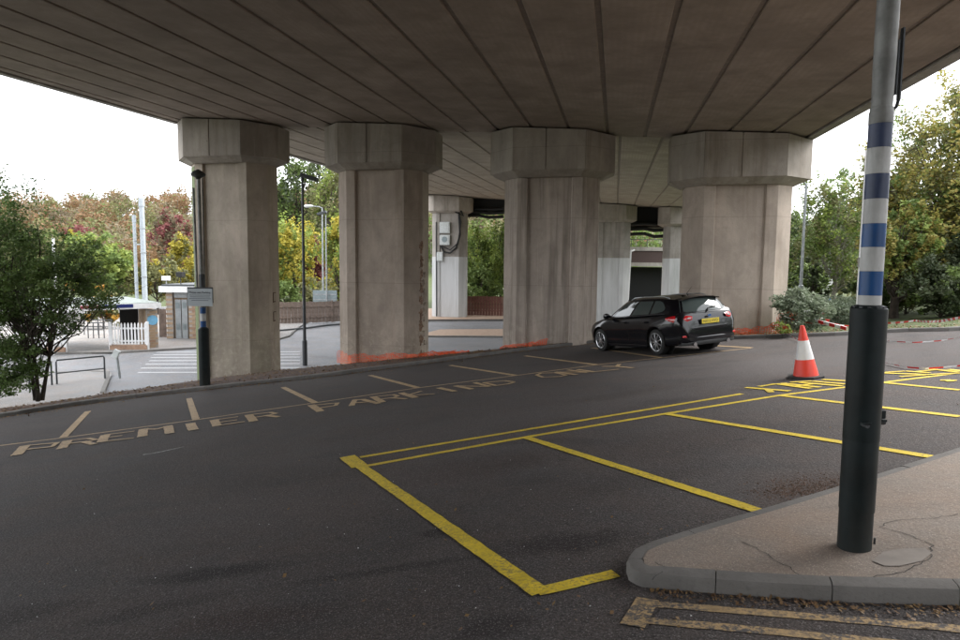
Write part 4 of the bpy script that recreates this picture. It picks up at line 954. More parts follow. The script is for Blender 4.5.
m.tube([(xb + .018, -.01, zc(99)), (xb + .006, -.01, zc(107)), (rc * .8, -.01, zc(111))], .010, 8); m.build("bracket", M['darkgrey'], bc, bevel=.001)

# ---------------------------------------------------------------- traffic cone
a = G(806, 377.5); cn = empty("traffic_cone", tuple(a), .3, "orange-red traffic cone with white band standing on the yellow markings", "cone")
cn.rotation_euler = (math.atan(GY) * 1.0, -math.atan(GX) * 1.0, .3)
Hc = (AT(806, 325.5, a[1])[2] - a[2])
m = MB(); oc = [(.30 * math.cos(R(22.5 + 45 * k)) * 1.0, .30 * math.sin(R(22.5 + 45 * k)) * 1.06) for k in range(8)]; m.prism(oc, 0, .045); m.build("base", M['rubber'], cn, bevel=.008)
def rr(f): return .212 * (1 - f) + .034 * f
for f0, f1, mm in ((.045 / Hc, .36, 'conered'), (.36, .72, 'conewhite'), (.72, 1.0, 'conered')):
    nm = "reflective_band" if mm == 'conewhite' else "cone_body"
    MB().lathe((0, 0, 0), [(rr(f0) + (.003 if mm == 'conewhite' else 0), Hc * f0), (rr(f1) + (.003 if mm == 'conewhite' else 0), Hc * f1)] + ([(.02, Hc * 1.0 + .004)] if f1 == 1 else []), 32).build(nm, M[mm], cn, smooth=True)

# ---------------------------------------------------------------- barrier tape, boards
def tape(pts, label, wd=.035, seg=.22, tw=0.6):
    P = [np.array(p, float) for p in pts]; P = resample(P, .06); m = MB(); L = 0
    for i in range(len(P) - 1):
        t = P[i + 1] - P[i]; t /= np.linalg.norm(t); vs = []
        for e in (i, i + 1):
            an = tw + .5 * math.sin(e * .13); up = np.array([0, 0, 1.0]); sd_ = np.cross(t, up); sd_ /= np.linalg.norm(sd_); w_ = up * math.cos(an) + sd_ * math.sin(an)
            vs += [P[e] - w_ * wd / 2, P[e] + w_ * wd / 2]
        m.add(vs, [(0, 2, 3, 1)], int(L / seg) % 2); L += .06
    tag(m.build("barrier_tape", [M['tapewhite'], M['tapered']], recalc=False), label, "barrier tape", "red and white barrier tape")
def GA(px, py, h): p = G(px, py); return p + np.array([0, 0, h])
def sag(a, b, n, s): return [a + (b - a) * i / n - np.array([0, 0, s * 4 * (i / n) * (1 - i / n)]) for i in range(n + 1)]
tape([GA(782, 335.5, .14), GA(800, 343, .05), GA(812, 344, .03)] , "limp barrier tape trailing off the kerb behind the cone", .025)
tape(sag(AT(784, 316, 19), AT(835, 323.5, 19), 10, .1) + sag(AT(835, 323.5, 19), AT(868, 321.5, 19.5), 6, .1)[1:], "barrier tape strung from the pier towards the banded column")
tape(sag(AT(868, 322, 19.5), AT(915, 320.5, 17), 8, .05) + sag(AT(915, 320.5, 17), AT(985, 310, 11), 14, .1)[1:], "barrier tape strung high across the right edge of the frame", .055, tw=.1)
tape([GA(876, 338, .03), GA(890, 342.5, .03), GA(915, 343.8, .03), GA(940, 342, .03), GA(975, 336, .03)], "slack loop of barrier tape lying on the far tarmac", .022)
tape([GA(872, 360, .05), GA(886, 365, .04), GA(905, 369, .035), GA(925, 371, .04), GA(945, 369.5, .04), GA(980, 366, .04)], "barrier tape lying across the yellow lettering", .028)
for k, (p0, p1, h0, h1) in enumerate([((800, 331), (829, 325), .55, .14), ((812, 333), (846, 333), .40, .13), ((803, 328), (838, 321.5), .6, .16)]):
    a = G(*p0) + np.array([0, 0, h0]); b = G(*p1) + np.array([0, 0, h1]); d = b - a; L = np.linalg.norm(d); c = (a + b) / 2
    o = empty("barrier_board", tuple(c), math.atan2(d[1], d[0]), ["striped barrier board lying furthest left behind the cone", "lowest striped barrier board on the kerb behind the cone", "upper striped barrier board leaning on the shrub behind the cone"][k], "barrier board", "fallen striped barrier boards")
    o.rotation_euler = (0.3, -math.asin(d[2] / L), math.atan2(d[1], d[0])); n = 6
    MB().box((0, .015, 0), (L, .02, .11)).build("plank", M['whitep'], o)
    for s_ in range(n): MB().box((-L / 2 + L * (s_ + .5) / n, 0, 0), (L / n - .005, .012, .11)).build("stripe", M['tapered' if s_ % 2 else 'tapewhite'], o)

# ---------------------------------------------------------------- orange safety netting
def netting(pts, hs, label):
    P = resample([np.array(p) for p in pts], .075); n = len(P); rows = 7; m = MB(); r_ = random.Random(len(pts)); t_ = np.linspace(0, 1, n)
    H = [hs(q) * (1 + .15 * math.sin(i * .35) + .06 * math.sin(i * 1.3)) for i, q in enumerate(t_)]
    off = [.10 * math.sin(i * .21) + .06 * math.sin(i * .57) for i in range(n)]
    def pt(i, j): f = j / (rows - 1); return P[i] + np.array([.25 * off[i] * f, off[i] * (.4 + f) , H[i] * f + .012 * math.sin(i * .9 + j) + r_.uniform(-.02, .02) * f]) + np.array([0, (r_.random() - .5) * .05 * f, 0])
    w_ = .0095
    for j in range(rows):
        for i in range(n - 1):
            a, b = pt(i, j), pt(i + 1, j); m.add([a - (0, 0, w_), b - (0, 0, w_), b + (0, 0, w_), a + (0, 0, w_)], [(0, 1, 2, 3)])
    for i in range(n):
        for j in range(rows - 1):
            a, b = pt(i, j), pt(i, j + 1); t = P[min(i + 1, n - 1)] - P[max(i - 1, 0)]; t = t / np.linalg.norm(t) * w_ * .9; m.add([a - t, a + t, b + t, b - t], [(0, 1, 2, 3)])
    tag(m.build("safety_netting", M['orange'], recalc=False), label, "safety netting", "orange plastic safety netting at the pier feet")
def GV(px, py): p = G(px, py); p[2] += .05; return p
netting([GV(337, 364), GV(352, 365), GV(390, 362.5), GV(432, 358.5), GV(455, 356)], lambda q: .26 * (1 - q) ** 1.2 + .14, "orange safety netting heaped around the spalled pier's foot")
netting([GV(430, 358.7), GV(455, 356), GV(470, 354.5)], lambda q: .11, "low trailing end of orange netting right of the spalled pier")
netting([GV(500, 352.3), GV(525, 349.5), GV(548, 347)], lambda q: .13 + .1 * q, "thin strip of orange netting at the water-stained pier's foot")
netting([GV(722, 337.5), GV(745, 337), GV(765, 336.5), GV(784, 336), GV(793, 333)], lambda q: .16 + .36 * q ** 1.3, "orange safety netting at the rightmost pier behind the car")
netting([GV(776, 336.3), GV(790, 335), GV(796, 332)], lambda q: .55 + .1 * q, "taller corner of orange netting bunched at the rightmost pier")

# ---------------------------------------------------------------- black estate car
def interp(x, xs, ys): return float(np.interp(x, xs, ys))
def smooth_tab(xs, ys):
    # monotone-ish smooth interpolation (Catmull-Rom)
    xs = list(xs); ys = list(ys)
    def f(x):
        if x <= xs[0]: return ys[0]
        if x >= xs[-1]: return ys[-1]
        i = max(k for k in range(len(xs)) if xs[k] <= x); i = min(i, len(xs) - 2)
        p0 = ys[max(i - 1, 0)]; p1 = ys[i]; p2 = ys[i + 1]; p3 = ys[min(i + 2, len(xs) - 1)]
        h = xs[i + 1] - xs[i]; hm = xs[i] - xs[max(i - 1, 0)] or h; hp = xs[min(i + 2, len(xs) - 1)] - xs[i + 1] or h
        m1 = .5 * ((p2 - p1) / h + (p1 - p0) / hm) if i > 0 else (p2 - p1) / h; m2 = .5 * ((p2 - p1) / h + (p3 - p2) / hp) if i < len(xs) - 2 else (p2 - p1) / h
        t = (x - xs[i]) / h; return (2 * t**3 - 3 * t**2 + 1) * p1 + (t**3 - 2 * t**2 + t) * h * m1 + (-2 * t**3 + 3 * t**2) * p2 + (t**3 - t**2) * h * m2
    return f
def build_car():
    th = .36; f = Vector((-math.sin(th), math.cos(th), 0)); f.z = GX * f.x + GY * f.y; f.normalize()
    up = PN; r = f.cross(up).normalized(); up = r.cross(f); S = 1.065
    loc = Vector((5.2, 18.43, 0)); loc.z = zp(loc.x, loc.y) + .003
    root = empty("estate_car", loc, 0, "shiny black estate car parked nose-in against the rightmost viaduct piers", "car")
    root.matrix_world = Matrix.Translation(loc) @ Matrix((r, f, up)).transposed().to_4x4() @ Matrix.Scale(S, 4)
    WY = (1.36, -1.29); WR = .33
    hw = smooth_tab([-2.28, -2.2, -1.95, -1.3, -.4, .6, 1.4, 1.85, 2.12, 2.28], [.66, .80, .885, .915, .905, .905, .905, .85, .70, .42])
    ztp = smooth_tab([-2.28, -2.2, -2.0, -1.3, -.4, .5, 1.1, 1.5, 1.85, 2.1, 2.28], [.60, .98, 1.03, 1.015, .985, .955, .965, .90, .82, .72, .52])
    zbt = smooth_tab([-2.28, -2.1, -1.7, -1.2, 1.2, 1.7, 2.1, 2.28], [.34, .26, .22, .19, .19, .2, .22, .30])
    ys = [-2.28, -2.265, -2.24, -2.2, -2.12, -2.02] + list(np.arange(-1.9, 2.0, .1)) + [2.02, 2.1, 2.16, 2.2, 2.24, 2.265, 2.28]
    # section: fraction of half-width / fraction of height between bottom and top
    sec = [(0, 0), (.86, 0), (.955, .05), (.985, .16), (.97, .24), (.985, .36), (1.0, .55), (1.0, .68), (.985, .78), (.955, .90), (.90, .975), (.80, 1.0), (.4, 1.012), (0, 1.015)]
    bm = bmesh.new(); grid = []
    for y in ys:
        row = []
        for (a, b) in sec:
            H = ztp(y) - zbt(y); x = a * hw(y); z = zbt(y) + b * H
            flare = 0
            for wy in WY:
                dd = math.hypot(y - wy, z - .33); flare = max(flare, math.exp(-((dd - .40) / .10) ** 2))
            if a > .8 and b < .85: x += .018 * flare
            if abs(b - .68) < .01: x += .008       # shoulder crease
            row.append((x, y, z))
        grid.append(row)
    nS = len(sec); V = {}
    for i, row in enumerate(grid):
        for j, p in enumerate(row):
            V[i, j, 1] = bm.verts.new(p); V[i, j, -1] = V[i, j, 1] if p[0] == 0 else bm.verts.new((-p[0], p[1], p[2]))
    for i in range(len(ys) - 1):
        for j in range(nS - 1):
            for s in (1, -1):
                q = [V[i, j, s], V[i + 1, j, s], V[i + 1, j + 1, s], V[i, j + 1, s]]; q = list(dict.fromkeys(q))
                if len(q) > 2:
                    try: bm.faces.new(q)
                    except ValueError: pass
    for i in (0, len(ys) - 1):
        loop = [V[i, j, 1] for j in range(nS)] + [V[i, j, -1] for j in range(nS - 2, 0, -1)]; bm.faces.new(list(dict.fromkeys(loop)))
    bmesh.ops.recalc_face_normals(bm, faces=bm.faces)
    me = bpy.data.meshes.new("body"); bm.to_mesh(me); bm.free(); me.materials.append(M['carpaint']); me.materials.append(M['rubber'])
    body = bpy.data.objects.new("body", me); COL.objects.link(body)
    # wheel arches cut out
    cutm = MB()
    for wy in WY:
        for s in (-1, 1): cutm.tube([(s * .60, wy, .335), (s * 1.1, wy, .335)], .395, 32)
    cut = cutm.build("cutter", M['rubber']); 
    md = body.modifiers.new("b", 'BOOLEAN'); md.object = cut; md.operation = 'DIFFERENCE'; md.solver = 'EXACT'
    bpy.context.view_layer.update(); me2 = bpy.data.meshes.new_from_object(body.evaluated_get(bpy.context.evaluated_depsgraph_get()))
    body.modifiers.clear(); body.data = me2; bpy.data.objects.remove(cut); me2.shade_smooth()
    try: me2.set_sharp_from_angle(angle=R(32))
    except Exception: pass
    body.parent = root
    for wy in WY:
        for s in (-1, 1): MB().tube([(s * .61, wy, .335), (s * .615, wy, .335)], .39, 32).build("wheel_arch_liner", M['dark'], root)
    # cabin
    fb = [(-.72, 1.02, .965), (-.60, 1.22, .972), (-.30, 1.33, .975), (0, 1.36, .975), (.30, 1.33, .975), (.60, 1.22, .972), (.72, 1.02, .965)]
    ft = [(-.565, .30, 1.375), (-.46, .42, 1.40), (-.24, .475, 1.412), (0, .49, 1.415), (.24, .475, 1.412), (.46, .42, 1.40), (.565, .30, 1.375)]
    rb_ = [(.80, -1.98, 1.0), (.70, -2.13, 1.005), (.35, -2.19, 1.01), (0, -2.20, 1.01), (-.35, -2.19, 1.01), (-.70, -2.13, 1.005), (-.80, -1.98, 1.0)]
    rt = [(.60, -1.76, 1.375), (.52, -1.87, 1.39), (.26, -1.92, 1.40), (0, -1.93, 1.402), (-.26, -1.92, 1.40), (-.52, -1.87, 1.39), (-.60, -1.76, 1.375)]
    sideb = lambda y: (interp(y, [-1.98, -1.3, 0, 1.02], [.80, .83, .825, .72]), interp(y, [-1.98, -1.3, -.4, .5, 1.02], [1.0, 1.005, .975, .95, .965]))
    sidet = lambda y: (interp(y, [-1.76, -1.2, -.3, .30], [.60, .635, .635, .565]), interp(y, [-1.76, -1.2, -.5, 0, .30], [1.375, 1.42, 1.437, 1.425, 1.375]))
    NSd = 14
    rs_b = [(sideb(1.02 - 3.0 * k / NSd)[0], 1.02 - 3.0 * k / NSd, sideb(1.02 - 3.0 * k / NSd)[1]) for k in range(1, NSd)]
    rs_t = [(sidet(.30 - 2.06 * k / NSd)[0], .30 - 2.06 * k / NSd, sidet(.30 - 2.06 * k / NSd)[1]) for k in range(1, NSd)]
    bot = fb + rs_b + rb_ + [(-x, y, z) for x, y, z in rs_b[::-1]]; top = ft + rs_t + rt + [(-x, y, z) for x, y, z in rs_t[::-1]]
    n = len(bot); m = MB(); vs = []; NV = 5
    def sp(a, b, v):
        a, b = np.array(a), np.array(b); p = a + (b - a) * v; c = np.array([0, -.4, p[2]]); o = p - c; o[2] = 0; o /= np.linalg.norm(o) + 1e-9
        return p + o * .022 * math.sin(math.pi * v)
    for k in range(NV + 1):
        for a, b in zip(bot, top): vs.append(sp(a, b, k / NV))
    fs = [(k * n + i, k * n + (i + 1) % n, (k + 1) * n + (i + 1) % n, (k + 1) * n + i) for k in range(NV) for i in range(n)]
    # roof: rings shrinking to the centre line
    tp = np.array(top); base = len(vs)
    for r_, sc_ in enumerate((.93, .72, .4, .12)):
        for p in tp: 
            yy = np.clip(p[1], -1.8, .35); q = np.array([p[0] * sc_, p[1] * (.97 if sc_ > .9 else .92) - (.0 if sc_ > .9 else .03), p[2] + (interp(sc_, [.12, .4, .72, .93], [.055, .05, .036, .015]) + (.012 if abs(p[0]) < .4 else 0)) * (1 if -1.6 < p[1] < .2 else .5)])
            vs.append(q)
    for r_ in range(4):
        b0 = NV * n if r_ == 0 else base + (r_ - 1) * n; b1 = base + r_ * n
        fs += [(b0 + i, b0 + (i + 1) % n, b1 + (i + 1) % n, b1 + i) for i in range(n)]
    fs.append(tuple(base + 3 * n + i for i in range(n)))
    m.add(vs, fs); m.build("roof", M['carpaint'], root, smooth=True)
    # glass patches on the cabin wall: corners given on the bottom/top curves, side windows by y
    def side_patch(name, poly, s, off=.008, mat=None):
        # poly: list of (u, v), u = fraction along the side front->rear, v = height fraction
        m = MB(); pts = []
        for (u, v) in poly:
            yb = 1.02 - 3.0 * u; yt = .30 - 2.06 * u; b = (sideb(yb)[0], yb, sideb(yb)[1]); t = (sidet(yt)[0], yt, sidet(yt)[1]); p = sp(b, t, v); p = p + np.array([off, 0, off * .35]); pts.append((p[0] * s, p[1], p[2]))
        c = np.mean(np.array(pts), axis=0); c[0] += s * .010
        k = len(pts); m.add(pts + [c], [(i, (i + 1) % k, k) for i in range(k)]); o = m.build(name, mat or M['glass'], root, smooth=False, recalc=False); o.data.shade_smooth(); return o
    def rp(u0, u1, v0, v1, sl0=0, sl1=0, nseg=5):
        P = [(u0 + (u1 - u0) * k / nseg, v0) for k in range(nseg)] + [(u1, v0)] + [(u1 + sl1 * (k / 3), v0 + (v1 - v0) * k / 3) for k in range(1, 3)]
        P += [(u1 + sl1 - (u1 + sl1 - u0 - sl0) * k / nseg, v1) for k in range(nseg + 1)]; P += [(u0 + sl0 * (1 - k / 3), v1 - (v1 - v0) * k / 3) for k in range(1, 3)]; return P
    for s in (-1, 1):
        side_patch("side_window", rp(.06, .365, .10, .86, .0, .0), s)
        side_patch("side_window", rp(.395, .66, .10, .86), s)
        side_patch("side_window", [(.685, .12), (.72, .12), (.78, .14), (.84, .2), (.875, .33), (.87, .5), (.85, .66), (.82, .80), (.78, .86), (.73, .86), (.685, .86), (.685, .6), (.685, .35)], s)
        side_patch("side_window", [(.012, .10), (.05, .10), (.048, .5), (.042, .72), (.03, .5), (.018, .28)], s)
        m = MB(); pts = []
        for k in range(20):
            u = .01 + .87 * k / 19; yb = 1.02 - 3.0 * u; b = (sideb(yb)[0] + .012, yb, sideb(yb)[1] + .022); pts.append((s * b[0], b[1], b[2]))
        m.tube(pts, .010, 6); m.build("waist_trim", M['blacktrim'], root, smooth=True)
        pts = [(s * (sidet(y)[0] - .045), y, sidet(y)[1] + .050 - (.03 if k in (0, 10) else 0)) for k, y in enumerate(np.linspace(.12, -1.55, 11))]
        MB().tube(pts, .014, 8).build("roof_rail", M['silver'], root, smooth=True)
        # mirror
        m = MB(); m.tube([(s * .84, .80, 1.0), (s * .90, .80, 1.02), (s * .97, .80, 1.03), (s * 1.04, .79, 1.03), (s * 1.06, .79, 1.03)], [.03, .06, .082, .07, .03], 12); m.build("mirror", M['carpaint'], root, smooth=True)
        # door handles and shut lines
        for y in (.02, -.93):
            MB().tube([(s * (hw(y) - .004), y + .10, .84), (s * (hw(y) + .02), y + .07, .845), (s * (hw(y) + .02), y - .07, .85), (s * (hw(y) - .004), y - .10, .85)], .014, 6).build("door_handle", M['carpaint'], root, smooth=True)
        for y0, y1, z0, z1 in ((.98, .92, .25, .93), (-.08, -.13, .25, .96), (-.93, -1.20, .62, .98)):
            P = []
            for k in range(9):
                q = k / 8; y = y0 + (y1 - y0) * q; z = z0 + (z1 - z0) * q; H = ztp(y) - zbt(y); fz = (z - zbt(y)) / H
                a_ = interp(fz, [s_[1] for s_ in sec[1:12]], [s_[0] for s_ in sec[1:12]]); P.append((s * (a_ * hw(y) + .003), y, z))
            MB().tube(P, .0035, 4).build("shut_line", M['dark'], root)
        # sill skirt
        MB().box((s * .865, .02, .215), (.06, 1.85, .07)).build("sill", M['carpaint'], root, bevel=.015)
        # tail lamp
        lam = MB(); cols = []
        A = [(.50, -2.245), (.62, -2.225), (.72, -2.19), (.80, -2.12), (.86, -2.0), (.895, -1.88), (.905, -1.74)]
        zl = [(.865, .945), (.83, .965), (.81, .98), (.80, .985), (.82, .98), (.86, .965), (.905, .935)]
        vs = []
        for (x, y), (z0_, z1_) in zip(A, zl):
            for k in range(4):
                q = k / 3; vs.append((s * (x + .012 * math.sin(q * math.pi) + .012 - .03 * q), y - .02 * math.sin(q * math.pi) - .012 + .02 * q, z0_ + (z1_ - z0_) * q))
        lam.add(vs, [(i * 4 + k, (i + 1) * 4 + k, (i + 1) * 4 + k + 1, i * 4 + k + 1) for i in range(6) for k in range(3)]); tl = lam.build("tail_light", M['tail'], root, smooth=True)
        m = MB(); m.box((s * .60, -2.262, .905), (.09, .012, .04)); m.build("lens", M['tailclear'], tl, bevel=.004)
        MB().box((s * .72, -2.235, .47), (.16, .02, .045), rz=s * .28).build("rear_reflector", M['tail'], root, bevel=.004)
        MB().tube([(s * .50, -2.22, .27), (s * .50, -2.30, .265)], [.045, .05], 14).build("exhaust", M['chrome'], root, smooth=True)
        # headlamp
        m = MB(); m.add([(s * .52, 2.18, .64), (s * .72, 2.06, .66), (s * .84, 1.80, .74), (s * .80, 1.66, .80), (s * .68, 1.90, .77), (s * .50, 2.12, .72)], [(0, 1, 2, 3, 4, 5)]); o = m.build("headlight", M['tailclear'], root)
    # rear screen
    def quadpatch(bl, tl_, name, v0, v1, i0, i1, off=.008, mat=None):
        m = MB(); vs = []; nn = 10
        B_ = np.array(bl); T_ = np.array(tl_)
        for a in np.linspace(i0, i1, nn):
            b = np.array([np.interp(a, range(7), B_[:, q]) for q in range(3)]); t = np.array([np.interp(a, range(7), T_[:, q]) for q in range(3)])
            for k in range(5):
                v = v0 + (v1 - v0) * k / 4; p = sp(b, t, v); sg_ = 1 if bl is fb else -1; vs.append(p + np.array([0, sg_ * off, off * .5]))
        m.add(vs, [(i * 5 + k, (i + 1) * 5 + k, (i + 1) * 5 + k + 1, i * 5 + k + 1) for i in range(nn - 1) for k in range(4)]); m.build(name, mat or M['glass'], root, smooth=True)
    quadpatch(rb_, rt, "rear_window", .10, .90, .75, 5.25); quadpatch(fb, ft, "windscreen", .06, .94, .6, 5.4)
    # spoiler, wiper, plate, badge, bumper details
    m = MB(); vs = []
    for x in np.linspace(-.56, .56, 9):
        z = 1.425 - .06 * (x / .56) ** 2
        vs += [(x, -1.78, z + .02), (x, -2.03, z - .015), (x, -2.03, z - .04), (x, -1.86, z - .03)]
    m.add(vs, [(i * 4 + k, i * 4 + (k + 1) % 4, (i + 1) * 4 + (k + 1) % 4, (i + 1) * 4 + k) for i in range(8) for k in range(4)] + [(0, 1, 2, 3), (35, 34, 33, 32)]); m.build("spoiler", M['carpaint'], root, smooth=True)
    MB().tube([(0, -2.215, 1.04), (.03, -2.195, 1.10), (.17, -2.17, 1.13), (.33, -2.16, 1.14)], [.022, .016, .012, .008], 8).build("rear_wiper", M['blacktrim'], root, smooth=True)
    MB().box((0, -2.287, .80), (.56, .02, .135)).build("plate_recess", M['carpaint'], root, bevel=.01)
    pp = MB().box((0, -2.300, .80), (.52, .008, .111)).build("number_plate", M['plate'], root)
    text_obj("NX12 HVD", .092, (0, -2.306, .768), M['dark'], pp, extrude=.001)
    m = MB(); m.tube([(0, -2.262, .93), (0, -2.275, .93)], .05, 20); o = m.build("badge", M['chrome'], root, smooth=True); o.scale = (1.35, 1, .62); o.location = (0, 0, .93 * .38)
    m = MB(); m.tube([(0, -2.270, .93), (0, -2.278, .93)], .042, 20); o2 = m.build("badge_face", M['bandblue'], o, smooth=True)
    vs = []; m = MB()
    for z0_, z1_, yo, nm, mt in ((.60, .68, .035, "bumper_step", 'carpaint'), (.40, .44, .03, "bumper_crease", 'carpaint'), (.24, .34, .02, "diffuser", 'blacktrim')):
        m = MB(); vs = []
        for x in np.linspace(-.80, .80, 13):
            y = -2.255 - yo + .12 * (abs(x) / .80) ** 3.5
            vs += [(x, y, z0_), (x, y - .012, (z0_ + z1_) / 2), (x, y, z1_), (x, y + .14, z1_), (x, y + .14, z0_)]
        m.add(vs, [(i * 5 + k, i * 5 + (k + 1) % 5, (i + 1) * 5 + (k + 1) % 5, (i + 1) * 5 + k) for i in range(12) for k in range(5)] + [(0, 1, 2, 3, 4), (64, 63, 62, 61, 60)]); m.build(nm, M[mt], root, smooth=True)
    MB().tube([(0, -1.55, 1.46), (0, -1.50, 1.49), (0, -1.72, 1.66)], [.02, .008, .003], 6).build("aerial", M['rubber'], root)
    MB().box((0, 2.2, .5), (.9, .1, .16)).build("grille", M['blacktrim'], root, bevel=.03)
    for s, wy in ((-1, WY[0]), (-1, WY[1]), (1, WY[0]), (1, WY[1])):
        wr = empty("wheel", (s * .79, wy, WR)); wr.parent = root
        pr = [(.16, -.11), (.22, -.112), (.30, -.108), (.325, -.09), (.33, -.05), (.33, .05), (.325, .09), (.30, .108), (.235, .112), (.225, .10)]
        MB().ring_x([(s * z, r_) for r_, z in pr]).build("tyre", M['tyre'], wr, smooth=True)
        MB().tube([(s * .02, 0, 0), (s * .03, 0, 0)], .225, 24).build("brake_disc", M['dark'], wr)
        m = MB(); m.ring_x([(s * .03, .222), (s * .09, .224), (s * .112, .238), (s * .117, .230), (s * .108, .214), (s * .06, .206)])
        for k in range(9):
            q = k * math.pi / 4.5; 
            for dq in (0,):
                c0 = Vector((s * .098, .045 * math.cos(q), .045 * math.sin(q))); c1 = Vector((s * .108, .216 * math.cos(q + dq), .216 * math.sin(q + dq))); m.tube([c0, (c0 + c1) / 2 + Vector((s * .008, 0, 0)), c1], [.022, .014, .015], 5)
        m.tube([(s * .085, 0, 0), (s * .112, 0, 0), (s * .118, 0, 0)], [.055, .05, .03], 14); m.build("rim", M['silver'], wr, smooth=True)
    return root
build_car()

# ---------------------------------------------------------------- vegetation
def leaf_mesh(name, C, size, mat, parent=None, mats=None, midx=None, droop=.0, aspect=1.0):
    n = len(C); d1 = rng.normal(size=(n, 3)); d1[:, 2] = d1[:, 2] * .6 - droop; d1 /= np.linalg.norm(d1, axis=1)[:, None]
    d2 = rng.normal(size=(n, 3)); d2 -= d1 * (d2 * d1).sum(1)[:, None]; d2 /= np.linalg.norm(d2, axis=1)[:, None]
    s = size * rng.uniform(.6, 1.35, size=(n, 1)); 
    v = np.stack([C - d1 * s * .5, C + d2 * s * .32 * aspect, C + d1 * s * .55, C - d2 * s * .32 * aspect], 1).reshape(-1, 3)
    me = bpy.data.meshes.new(name); me.vertices.add(4 * n); me.vertices.foreach_set('co', v.ravel().astype(np.float32))
    me.loops.add(4 * n); me.loops.foreach_set('vertex_index', np.arange(4 * n, dtype=np.int32))
    me.polygons.add(n); me.polygons.foreach_set('loop_start', np.arange(0, 4 * n, 4, dtype=np.int32))
    try: me.polygons.foreach_set('loop_total', np.full(n, 4, dtype=np.int32))
    except Exception: pass
    for q in (mats or [mat]): me.materials.append(q)
    if midx is not None: me.polygons.foreach_set('material_index', midx.astype(np.int32))
    me.update(calc_edges=True); o = bpy.data.objects.new(name, me); COL.objects.link(o)
    if parent: o.parent = parent
    return o
def tree(loc, h, rx, label, leaf, n=6000, size=.22, trunk_h=.3, tr=.15, clumps=26, kind="broadleaf_tree", bark='bark', cat="tree", group=None, rz_=None, multi=1, spread=.17, dense=1.0, cz=None, mix=None, ry=None, lean=0):
    root = empty(kind, tuple(loc), 0, label, cat, group); ry = ry or rx
    czc = cz if cz is not None else h * (trunk_h + (1 - trunk_h) * .5); rzz = rz_ if rz_ is not None else h * (1 - trunk_h) * .5
    cl = []
    while len(cl) < clumps:
        p = rng.normal(size=3); p /= np.linalg.norm(p); r_ = rng.uniform(.35, .95) ** .6
        q = np.array([p[0] * rx * r_, p[1] * ry * r_, czc + p[2] * rzz * r_]); cl.append(q)
    m = MB(); base = Vector((0, 0, -.15)); stems = []
    for s in range(multi):
        a = s * 2.4 + .5; off = Vector((math.cos(a), math.sin(a), 0)) * (0.10 * (multi > 1)); top = Vector((math.cos(a) * rx * .35 * (multi > 1) + lean, math.sin(a) * rx * .3 * (multi > 1), h * .86))
        pts = [base + off + (top - off) * t + Vector((math.sin(t * 7 + s) * .03 * h, math.cos(t * 5 + s) * .025 * h, 0)) * t for t in np.linspace(0, 1, 9)]
        k = 1 / math.sqrt(multi); m.tube(pts, [tr * k * (1.25 if i == 0 else 1) * (1 - .88 * i / 8) for i in range(9)], 8); stems.append(pts)
    for q in cl:
        st = stems[rng.integers(len(stems))]; zt_ = min(q[2] * .62, h * .8); i = int(np.clip(zt_ / (h * .86) * 8, 1, 7)); a = st[i]; b = Vector(q); mid = a.lerp(b, .5) + Vector((0, 0, -.05 * h * rng.uniform(-.3, 1)))
        r0 = tr * .34 * (1 - .6 * i / 8); m.tube([a, a.lerp(mid, .5) + Vector(rng.normal(size=3) * .02 * h), mid, mid.lerp(b, .5), b], [r0, r0 * .75, r0 * .55, r0 * .35, r0 * .15], 5, cap=False)
        for t in range(3):
            e = b + Vector(rng.normal(size=3) * np.array([rx, ry, rzz]) * .22); m.tube([mid.lerp(b, rng.uniform(.2, .9)), e], [r0 * .3, r0 * .08], 4, cap=False)
    m.build("trunk", M[bark], root, smooth=True)
    cl = np.array(cl); w_ = rng.uniform(.4, 1.6, len(cl)); idx = rng.choice(len(cl), n, p=w_ / w_.sum())
    sg = np.array([rx, ry, rzz]) * spread
    sub = rng.normal(size=(len(cl), 7, 3)) * sg * 1.0; si = rng.integers(0, 7, n)
    C = cl[idx] + sub[idx, si] + rng.normal(size=(n, 3)) * sg * .42
    C[:, 2] = np.maximum(C[:, 2], .05)
    if mix:
        mats = [LEAF[leaf]] + [LEAF[k] for k, _ in mix]; midx = np.zeros(n, int)
        for k, (_, fr) in enumerate(mix):
            sel = rng.random((len(cl), 7)) < fr; midx[sel[idx, si]] = k + 1
        leaf_mesh("crown", C, size, None, root, mats=mats, midx=midx)
    else: leaf_mesh("crown", C, size, LEAF[leaf], root)
    return root
def on_ground(px, py, Y):   # a spot under pixel column px at depth Y
    p = AT(px, py, Y); p[2] = float(ground_h(np.array([p[0]]), np.array([p[1]]))[0]); return p
def tree_px(px, pyt, Y, rpx, label, leaf, **k):
    p = on_ground(px, 320, Y); h = AT(px, pyt, Y)[2] - p[2]; rx = rpx / F * Y; return tree(p, h, rx, label, leaf, **k)
# near dark tree on the left verge
p = G(38, 396, .05)
tree(p, AT(38, 186, p[1])[2] - p[2] - .1, 2.95, "dark green multi-stemmed tree on the leafy verge at the far left", "near", n=27000, size=.088, trunk_h=.22, tr=.11, clumps=84, kind="small_tree", multi=3, spread=.11, cz=3.85, rz_=1.75, ry=1.5, mix=[("green", .25)])
p = G(12, 401, .05); p[0] -= .7
tree(p, 2.9, 1.6, "dense dark bush spreading at the tree's foot in the bottom left corner of the verge", "near", n=15000, size=.085, trunk_h=.05, tr=.06, clumps=40, kind="bush", cat="bush", multi=3, cz=1.1, rz_=.95)
p = G(-18, 402, .05)
tree(p, AT(0, 160, p[1])[2] - p[2], 2.0, "taller dark tree whose branch tips enter at the left edge of the frame", "near", n=17000, size=.09, trunk_h=.35, tr=.12, clumps=36, kind="small_tree", multi=2, mix=[("green", .2)])
